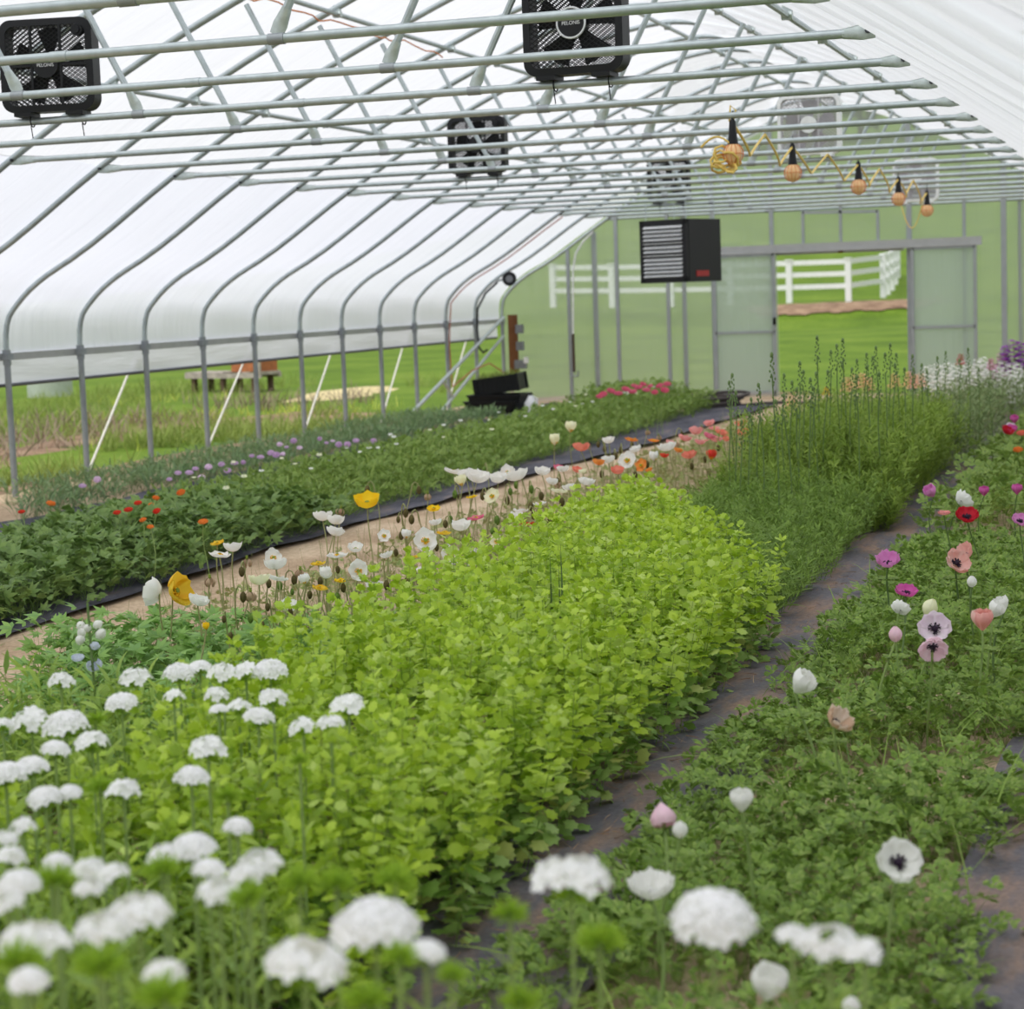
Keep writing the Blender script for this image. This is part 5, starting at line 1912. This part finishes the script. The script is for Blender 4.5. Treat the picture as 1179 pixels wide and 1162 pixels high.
for i, (x, y, s, c, kind, tilt, hd_, lab) in enumerate(ANEM):
    P = None
    zs = (.40, .36, .44, .32, .48, .28, .52, .24, .2) if y > 550 else (.35, .3, .4, .25, .45)
    lo = 2.98 if y < 950 else 2.9
    for Z in zs:
        Q = on_z(x, y, Z)
        if lo <= Q[0] <= 4.1:
            P = Q
            break
    if P is None:
        P = on_x(x, y, 3.12)
    dia = dict(anem_open=.092, anem_cup=.056, anem_bud=.036, anem_half=.08, ranun=.068)[kind]
    sc = min(1.5, max(.4, s * depth(P) / FPX / dia))
    eye = () if kind in ('ranun', 'anem_cup', 'anem_bud') else (('dark_eye', me_eye_d),)
    nm = 'ranunculus' if kind == 'ranun' else 'anemone'
    basic(nm, lab, 'anemone' if nm == 'anemone' else 'ranunculus', 'anemones in the bed by the littered path' if nm == 'anemone' else None, P - np.array([0, 0, .018 * sc]), PET[c], kind, i % 4, sc, tilt,
          to_cam(P) + hd_, (STEM_G if y > 700 else STEM_D, random.choice([-.04, .03, .05]), .0042 if y > 600 else .0035), eye, .055 * sc if y < 1100 else .05)

# ------------------------------------------------------------------ sweet williams: white domes and green unopened heads
def dian_head(v, full, seed, num=46, frad=.0145):
    r = random.Random(seed)
    m = MB()
    n = int(num * full)
    R = .045
    for i in range(n):
        t = (i + .5) / n
        th = 1.25 * math.sqrt(t) + r.uniform(-.05, .05)
        if full < .8 and th < .5:
            continue
        ph = i * 2.39996
        c = Vector((R * math.sin(th) * math.cos(ph) * 1.05, R * math.sin(th) * math.sin(ph) * 1.05, R * .95 * math.cos(th)))
        nn = (c.normalized() + Vector((r.uniform(-.25, .25), r.uniform(-.25, .25), r.uniform(-.1, .25)))).normalized()
        a = nn.orthogonal().normalized()
        b = nn.cross(a)
        rad = frad * r.uniform(.85, 1.15)
        k = 15
        vs = [c - nn * .003]
        a0 = r.uniform(0, 6.28)
        for j in range(k):
            an = a0 + 2 * PI * j / k
            rr_ = rad * (1 if j % 3 else .66)
            vs.append(c + (a * math.cos(an) + b * math.sin(an)) * rr_ + nn * (r.uniform(-.0012, .0012) + .001))
        m.add(vs, [(0, 1 + j, 1 + (j + 1) % k) for j in range(k)])
    return m.mesh('florets', DIAN_W, False)


def calyx_ball(seed, big):
    r = np.random.default_rng(seed)
    k = 150 if big else 90
    d = r.normal(size=(k, 3))
    d[:, 2] = np.abs(d[:, 2]) * .9 - .15
    d /= np.linalg.norm(d, axis=1)[:, None]
    az, ti = np.arctan2(d[:, 1], d[:, 0]), np.arcsin(d[:, 2])
    R = .019 if big else .016
    f = frames(d * R * .35, az, ti, r.uniform(0, 6.28, k), r.uniform(.8, 1.15, k) * R * 1.25)
    tv, tf = T_blade(.13, .1)
    V, F = [], []
    for q in f:
        o = len(V)
        V += [tuple(p) for p in (np.asarray(tv) @ q[:, :3].T + q[:, 3])]
        F += [tuple(i + o for i in t) for t in tf]
    return MB().add(V, F).mesh('bristly_calyx', L_CALYX, False)


DH = [dian_head(i, f, 20 + i) for i, f in enumerate((1.0, 1.0, .62, .5))] + [dian_head(i, 1.0, 40 + i, 13, .0205) for i in range(3)]
CB = [calyx_ball(1, False), calyx_ball(2, True)]


def leaf_pairs(seed):
    r = np.random.default_rng(seed)
    n = 7
    z = np.repeat(np.linspace(.25, .93, n), 2)
    az = np.repeat(np.arange(n) * 1.57, 2) + np.tile([0, PI], n) + r.normal(0, .2, 2 * n)
    f = frames(np.stack([0 * z, 0 * z, z], -1), az, r.uniform(.35, .95, 2 * n), r.normal(0, .2, 2 * n), np.full(2 * n, .085) * (1.15 - .5 * z))
    V, F = [], []
    for q in f:
        o = len(V)
        V += [tuple(p) for p in (np.asarray(TL[0]) @ q[:, :3].T + q[:, 3])]
        F += [tuple(i + o for i in t) for t in TL[1]]
    return V, F


LP = []
for s_ in range(3):
    V, F = leaf_pairs(s_)
    LP.append((V, F))
me_dstem = MB().tube([(0, 0, t) for t in (0, .3, .6, .9, 1.0)], .0034, 6).mesh('stem', STEM_G)

DIAN = [(70, 783, 30), (156, 780, 38), (140, 808, 38), (200, 802, 26), (206, 774, 38), (230, 768, 28), (256, 774, 38), (283, 773, 34), (311, 770, 40), (250, 799, 28), (252, 817, 22), (275, 814, 30), (297, 825, 37), (314, 803, 34),
        (349, 836, 32), (380, 832, 34), (401, 811, 40), (239, 860, 42), (36, 829, 46), (76, 833, 54), (63, 862, 34), (106, 853, 40), (6, 890, 46), (36, 882, 40), (52, 917, 42), (80, 912, 30), (142, 908, 38), (220, 893, 40),
        (26, 951, 16), (5, 965, 22), (12, 985, 36), (22, 1016, 52), (66, 992, 28), (102, 1000, 40), (104, 1020, 26), (131, 1005, 22), (192, 985, 44), (222, 975, 56), (240, 1000, 40), (300, 992, 54), (273, 951, 34), (252, 1026, 54), (284, 1008, 44),
        (118, 1068, 66), (160, 1050, 78), (38, 1082, 82), (350, 1106, 96), (432, 1062, 100), (490, 1095, 42), (657, 1008, 92), (820, 1052, 98), (912, 1078, 44), (955, 1082, 66), (995, 1094, 44), (33, 1127, 24), (190, 1119, 24), (3, 833, 26),
        (8, 1040, 30)]
GREEN = [(387, 1016, 48), (454, 1012, 48), (587, 1050, 44), (690, 1083, 58), (460, 1101, 46), (20, 1106, 62), (115, 1112, 66), (188, 1146, 66), (345, 1014, 46), (286, 1032, 48), (115, 905, 34), (186, 1000, 44), (62, 1012, 48), (345, 874, 22), (110, 828, 26), (262, 916, 34), (600, 1150, 50), (420, 1150, 60), (520, 1120, 40)]
items = []
for kind, lst in (('w', DIAN), ('g', GREEN)):
    for x, y, s in lst:
        Z = .60 if y < 900 else min(.78, .60 + (y - 900) * .0011)
        if x > 560:
            Z = .74
        P = on_z(x, y, Z)
        items.append(dict(P=P, s=s, k=kind, d=P[1], x=x, y=y))
big = {(657, 1008): 'white sweet william arching over the littered path end, domed flower cluster', (820, 1052): 'white sweet william dome in front of the anemones, largest there'}
ordered_labels(items, lambda q: q['k'], lambda q, o: f"white domed sweet william, {o} white one from the front of the bed" if q['k'] == 'w' else f"unopened bristly green sweet william head, {o} green one from the front of the bed")
rnd = random.Random(9)
for i, q in enumerate(items):
    P = q['P']
    wm = q['s'] * depth(P) / FPX
    t = thing('sweet_william', q['label'], 'sweet william', (P[0], P[1], 0), rnd.uniform(0, 6.28), 'sweet williams at the front')
    if q['k'] == 'w':
        sc = min(1.7, max(.5, wm / .096))
        hz = P[2] - .02 * sc
        var = rnd.choice([0, 1, 2, 4, 5, 6, 4, 5]) if q['s'] < 50 else (3 if (q['x'], q['y']) in big and q['x'] < 700 else rnd.choice([0, 1, 2]))
    else:
        sc = min(1.7, max(.6, wm / .052))
        hz = P[2] - .006
    put('stem', me_dstem, t, (0, 0, 0), None, (1, 1, hz - .004))
    key = ('lp', i % 3, round(hz, 2))

    def mk():
        V, F = LP[i % 3]
        return MB().add([(v[0], v[1], .0 + (v[2]) + 0) for v in V], F).mesh('leaves', L_DIAN, False)
    # leaves keep their own proportions: their heights follow the stem
    V, F = LP[i % 3]
    lo = proto(('lpm', i % 3), lambda: MB().add([(a, b, c - .62) for a, b, c in V], F).mesh('leaves', L_DIAN, False))
    put('leaves', lo, t, (0, 0, hz - .33), None, (1, 1, .8))
    tl = (rnd.uniform(-.15, .15), rnd.uniform(-.15, .15), 0)
    if q['k'] == 'w':
        put('bristly_calyx', CB[0], t, (0, 0, hz - .008 * sc), tl, (sc * 1.15,) * 3)
        put('florets', DH[var], t, (0, 0, hz), tl, (sc,) * 3)
    else:
        put('bristly_calyx', CB[1], t, (0, 0, hz), tl, (sc,) * 3)

# ------------------------------------------------------------------ ranunculus and small flowers in the beds by the open side
RAN = [(58, 580, 12, 'o'), (25, 589, 9, 'r'), (209, 567, 11, 'o'), (179, 573, 9, 'o'), (174, 580, 7, 'o'), (159, 579, 10, 'r'), (148, 587, 11, 'r'), (181, 588, 10, 'r'), (135, 590, 10, 'r'), (165, 598, 9, 'o'), (234, 601, 13, 'o'), (173, 606, 9, 'o')]
items = []
for x, y, s, c in RAN:
    P = on_z(x, y, .37)
    items.append(dict(P=P, s=s, c=c, d=P[1]))
for x, y, s in ((695, 453, 12), (703, 449, 11), (712, 452, 12), (720, 447, 12), (728, 450, 12), (736, 445, 12), (744, 448, 12), (740, 441, 9), (754, 450, 9), (760, 443, 10), (768, 441, 10), (765, 448, 12), (690, 455, 9), (730, 443, 9), (749, 443, 8)):
    P = on_z(x, y + 2, .5)
    items.append(dict(P=P, s=s, c='h', d=P[1]))
ordered_labels(items, lambda q: q['c'], lambda q, o: f"{COLNAME[q['c']]} ranunculus in the far bed, {o} {COLNAME[q['c']]} one from its near end")
for i, q in enumerate(items):
    sc = min(1.5, max(.4, q['s'] * depth(q['P']) / FPX / .068))
    basic('ranunculus', q['label'], 'ranunculus', 'ranunculus in the bed by the open side', q['P'] - np.array([0, 0, .012]), PET[q['c']], 'ranun', i % 3, sc, random.uniform(.1, .6), to_cam(q['P']) + random.uniform(-1, 1), (STEM_G, .03, .003))
items = []
for i in range(46):
    x, y = random.uniform(-2.15, -1.3), random.uniform(11.5, 25)
    items.append(dict(P=np.array([x, y, random.uniform(.36, .42)]), d=y, c='w' if i % 3 else 'c'))
ordered_labels(items, lambda q: q['c'], lambda q, o: f"tiny {'white' if q['c'] == 'w' else 'cream'} daisy in the ranunculus bed, {o} such one from the near end")
for i, q in enumerate(items):
    basic('small_daisy', q['label'], 'daisy', 'tiny pale flowers in the ranunculus bed', q['P'], PET[q['c']], 'small', i % 3, random.uniform(.8, 1.25), random.uniform(0, .5), to_cam(q['P']), (STEM_G, .03, .002))
LIL = [(322, 512), (330, 515), (368, 505), (376, 510), (383, 508), (390, 512), (312, 522), (318, 524), (326, 523), (280, 532), (270, 534), (255, 535), (240, 538), (225, 540), (218, 545), (400, 512), (345, 516), (300, 527), (290, 525), (262, 542), (232, 550), (205, 545), (195, 552), (430, 508), (112, 552), (95, 560), (410, 508), (338, 508)]
items = []
for i, (x, y) in enumerate(LIL):
    P = on_z(x, y, .24)
    items.append(dict(P=P, d=P[1], c='f' if i % 4 else 'l'))
ordered_labels(items, lambda q: q['c'], lambda q, o: f"{COLNAME[q['c']]} bedding flower along the open side, {o} such one from the near end")
for i, q in enumerate(items):
    c = q['c']
    basic('bedding_flower', q['label'], 'flower', 'lilac bedding flowers along the open side', q['P'] - np.array([0, 0, .01]), PET[c], 'ranun', i % 3, random.uniform(.7, 1.1), random.uniform(.2, .9), to_cam(q['P']), (STEM_G, .03, .003))

# ------------------------------------------------------------------ stocks by the end wall, larkspur spikes, pale blue delphinium
def spike_mesh(seed, n, r0, r1, fl, mat, name, R=.05):
    r = random.Random(seed)
    m = MB()
    for i in range(n):
        t = i / (n - 1)
        a = i * 2.4
        rad = R * (1 - .65 * t)
        c = Vector((rad * math.cos(a), rad * math.sin(a), t))
        for q in range(2):
            s_ = fl * (1 - .45 * t) * r.uniform(.8, 1.2)
            k = 10
            nn = Vector((math.cos(a), math.sin(a), .5 + r.uniform(-.3, .5))).normalized()
            A = nn.orthogonal().normalized()
            B = nn.cross(A)
            vs = [c]
            for j in range(k):
                an = 2 * PI * j / k + q
                vs.append(c + (A * math.cos(an) + B * math.sin(an)) * s_ * (1 if j % 2 else .75) + nn * r.uniform(0, .012) + nn * .008 * q)
            m.add(vs, [(0, 1 + j, 1 + (j + 1) % k) for j in range(k)])
    return m.mesh(name, mat, False)


def stock(label, P, hgt, fl_h, c, group, seed, sc=1.0):
    t = thing('stock_flower', label, 'stock flower', (P[0], P[1], 0), random.uniform(0, 6.28), group)
    sm, off = stem_mesh(STEM_G, 0.0, .006, seed % 3)
    put('stem', sm, t, (0, 0, 0), None, (1, 1, hgt))
    me = recolour(proto(('spike', seed % 3), lambda: spike_mesh(seed % 3 + 40, 30, 0, 1, .046, DIAN_W, 'florets', .06)), PET[c])
    put('florets', me, t, (0, 0, hgt - fl_h), None, (sc, sc, fl_h))


ST = [(1068, 432), (1080, 430), (1090, 428), (1100, 430), (1108, 426), (1118, 430), (1126, 424), (1132, 422), (1140, 428), (1150, 434), (1155, 426), (1165, 430), (1172, 428), (1176, 424), (1085, 440), (1105, 438), (1160, 450), (1172, 455), (1120, 440), (1146, 444), (1165, 442), (1178, 446)]
items = [dict(P=on_y(x, y, 22.0 + 2.2 * ((i * 37) % 11) / 11), d=0, x=x) for i, (x, y) in enumerate(ST)]
for q in items:
    q['d'] = q['P'][1]
ordered_labels(items, lambda q: 0, lambda q, o: f"white stock flower spike before the end wall, {o} of them from the near side")
for i, q in enumerate(items):
    P = q['P']
    stock(q['label'], P, max(.5, P[2] + .1), .30, 'w', 'white stocks near the end wall', i, 1.25)
for i, (x, y, lab) in enumerate(((1158, 408, 'purple stock spike nearest the door among the purple ones'), (1167, 402, 'tall purple stock spike between two others'), (1177, 405, 'purple stock spike at the edge beyond the white stocks'), (1154, 417, 'low lilac purple stock spike beside the white stocks'))):
    P = on_y(x, y, 23.5)
    stock(lab, P, P[2] + .1, .3, 'u' if i < 3 else 'v', 'purple stocks near the end wall', i, 1.5)
for i, (x, y) in enumerate(((975, 440), (993, 436), (1000, 440), (985, 437), (1047, 434), (1060, 436), (1052, 437), (912, 460), (1030, 436), (908, 466))):
    P = on_y(x, y, 19.5 + .2 * i)
    stock(f'peach stock flower spike behind the larkspur, {nth(i + 1)} from the near side', P, P[2] + .05, .14, 'a', 'peach stocks behind the larkspur', i, .9)
P = on_y(952, 449, 19)
stock('single golden yellow flower spike behind the larkspur', P, P[2] + .03, .08, 'g', None, 2, .6)
for i, (x, y, lab) in enumerate(((1106, 413, 'dark crimson stock spike above the white stocks'), (1141, 418, 'small plum red stock spike above the white stocks'))):
    P = on_y(x, y, 22.5)
    stock(lab, P, P[2] + .05, .12, 'd' if i == 0 else 'm', None, i, .7)

def lark_top(seed):
    r = random.Random(seed)
    m = MB()
    for i in range(16):
        t = i / 15
        a = i * 2.4
        rad = .02 * (1 - .7 * t)
        m.ball((rad * math.cos(a), rad * math.sin(a), t * .16), (.0055, .0055, .009), 6, 4)
    m.ball((0, 0, .168), (.01, .01, .016), 7, 5)
    return m.mesh('flower_buds', STEM_D)


LT = [lark_top(i) for i in range(2)]
ln_mesh = []
for s_ in range(2):
    r = np.random.default_rng(s_ + 70)
    k = 60
    z = r.uniform(.05, .62, k)
    f = frames(np.stack([0 * z, 0 * z, z], -1), r.uniform(0, 6.28, k), r.uniform(.3, 1.1, k), 0, r.uniform(.05, .1, k) * (1.1 - z))
    tv, tf = T_blade(.09, .15)
    V, F = [], []
    for q in f:
        o = len(V)
        V += [tuple(p) for p in (np.asarray(tv) @ q[:, :3].T + q[:, 3])]
        F += [tuple(i + o for i in t) for t in tf]
    ln_mesh.append(MB().add(V, F).mesh('thread_leaves', L_LARK, False))
LARK = [(890, 408, 11.2), (877, 443, 11.6), (943, 388, 13), (963, 398, 13.2), (973, 391, 13.4), (1013, 400, 14), (1024, 397, 14.2), (918, 418, 12.6), (935, 430, 12.8), (955, 405, 13.6), (985, 415, 13.8), (993, 408, 14.5), (1003, 412, 14), (1035, 408, 14.5),
        (1048, 410, 14.8), (1050, 425, 14.4), (1086, 406, 16.4), (1115, 402, 16.6), (1078, 412, 16), (1103, 415, 16.5), (838, 432, 12.4), (840, 440, 13), (845, 452, 12.2), (872, 452, 12.4), (865, 460, 12.6), (900, 432, 12.4), (910, 440, 12.8), (925, 428, 13), (930, 437, 12.2), (948, 428, 12.8),
        (968, 418, 13.8), (978, 425, 13), (1018, 408, 13.4), (1000, 422, 13.2), (1028, 420, 13.6), (1040, 425, 14), (1062, 420, 15), (1070, 428, 15.2), (908, 455, 11.8), (895, 462, 11.8), (918, 448, 11.9), (940, 446, 12.2), (988, 434, 12.5), (1012, 430, 12.6), (1142, 440, 17), (1128, 425, 16.8), (860, 478, 12), (850, 486, 12)]
items = [dict(P=on_y(x, y, Y), d=Y + .001 * i) for i, (x, y, Y) in enumerate(LARK)]
ordered_labels(items, lambda q: 0, lambda q, o: f"thin tall larkspur stem in dark bud before the doorway, {o} from the near side")
for i, q in enumerate(items):
    P = q['P']
    t = thing('larkspur', q['label'], 'larkspur', (P[0], P[1], 0), random.uniform(0, 6.28), 'larkspur stems in bud')
    h = P[2]
    sm, off = stem_mesh(STEM_D, .02, .0042, i % 3)
    put('stem', sm, t, (0, 0, 0), None, (1, 1, h - .12))
    put('flower_buds', LT[i % 2], t, (off[0], off[1], h - .17), None, (1, 1, 1))
    put('thread_leaves', ln_mesh[i % 2], t, (off[0] * .6, off[1] * .6, h - .82), None, (1, 1, 1))

t = thing('delphinium', 'pale blue delphinium with white buds behind the front sweet williams', 'delphinium', tuple(np.append(on_z(103, 735, .55)[:2], 0)), 0)
top = on_z(103, 735, .55)
MB().tube([(0, 0, 0), (.01, 0, .3), (0, 0, .66)], .004, 6).build('stem', STEM_D, t)
r = random.Random(2)
for (x, y, c, s) in ((94, 721, 'w', 10), (108, 722, 'w', 10), (99, 726, 'w', 9), (96, 732, 'w', 10), (112, 734, 'w', 12), (91, 742, 'w', 11), (108, 746, 's', 13), (90, 761, 's', 16), (103, 768, 's', 16), (117, 767, 's', 16)):
    P = on_y(x, y, top[1] + r.uniform(-.02, .02)) - np.array([top[0], top[1], 0])
    put('floret', mesh_of('anem_bud' if c == 'w' else 'poppy_bowl', 0, PET[c]), t, tuple(P), (r.uniform(.3, 1.3), r.uniform(-.5, .5), r.uniform(0, 6)), (s * .0022 / (.03 if c == 'w' else .08),) * 3)
    # short flower stalk
for i in range(10):
    a = i * 2.4
    z = .34 + .03 * i
    MB().tube([(0, 0, z - .03), (.03 * math.cos(a), .03 * math.sin(a), z)], .002, 5).build('flower_stalk', STEM_D, t)
k = 26
z = U(.05, .34, k)
bulk('leaves', [(*TPALM, frames(np.stack([0 * z, 0 * z, z], -1), U(0, 6.28, k), U(0, .7, k), 0, U(.08, .13, k)))], L_DIAN, t)
o = thing('grass_blades', 'two tall thin dark blades standing up in the lime green bed', 'grass', tuple(np.append(on_z(638, 676, .5)[:2], 0)), 0)
for dx, hh in ((-.012, .62), (.03, .66), (.02, .58)):
    V, F = T_blade(.022, .03)
    MB().add([(dx + .1 * (x_ - .8) * dx, y_ * hh, x_ * hh) for x_, y_, z_ in [(a, b, c) for a, b, c in V]], F).add([(dx + y_ * hh, .1 * (x_ - .8) * dx, x_ * hh) for x_, y_, z_ in V], F).build('blade', STEM_D, o, False)
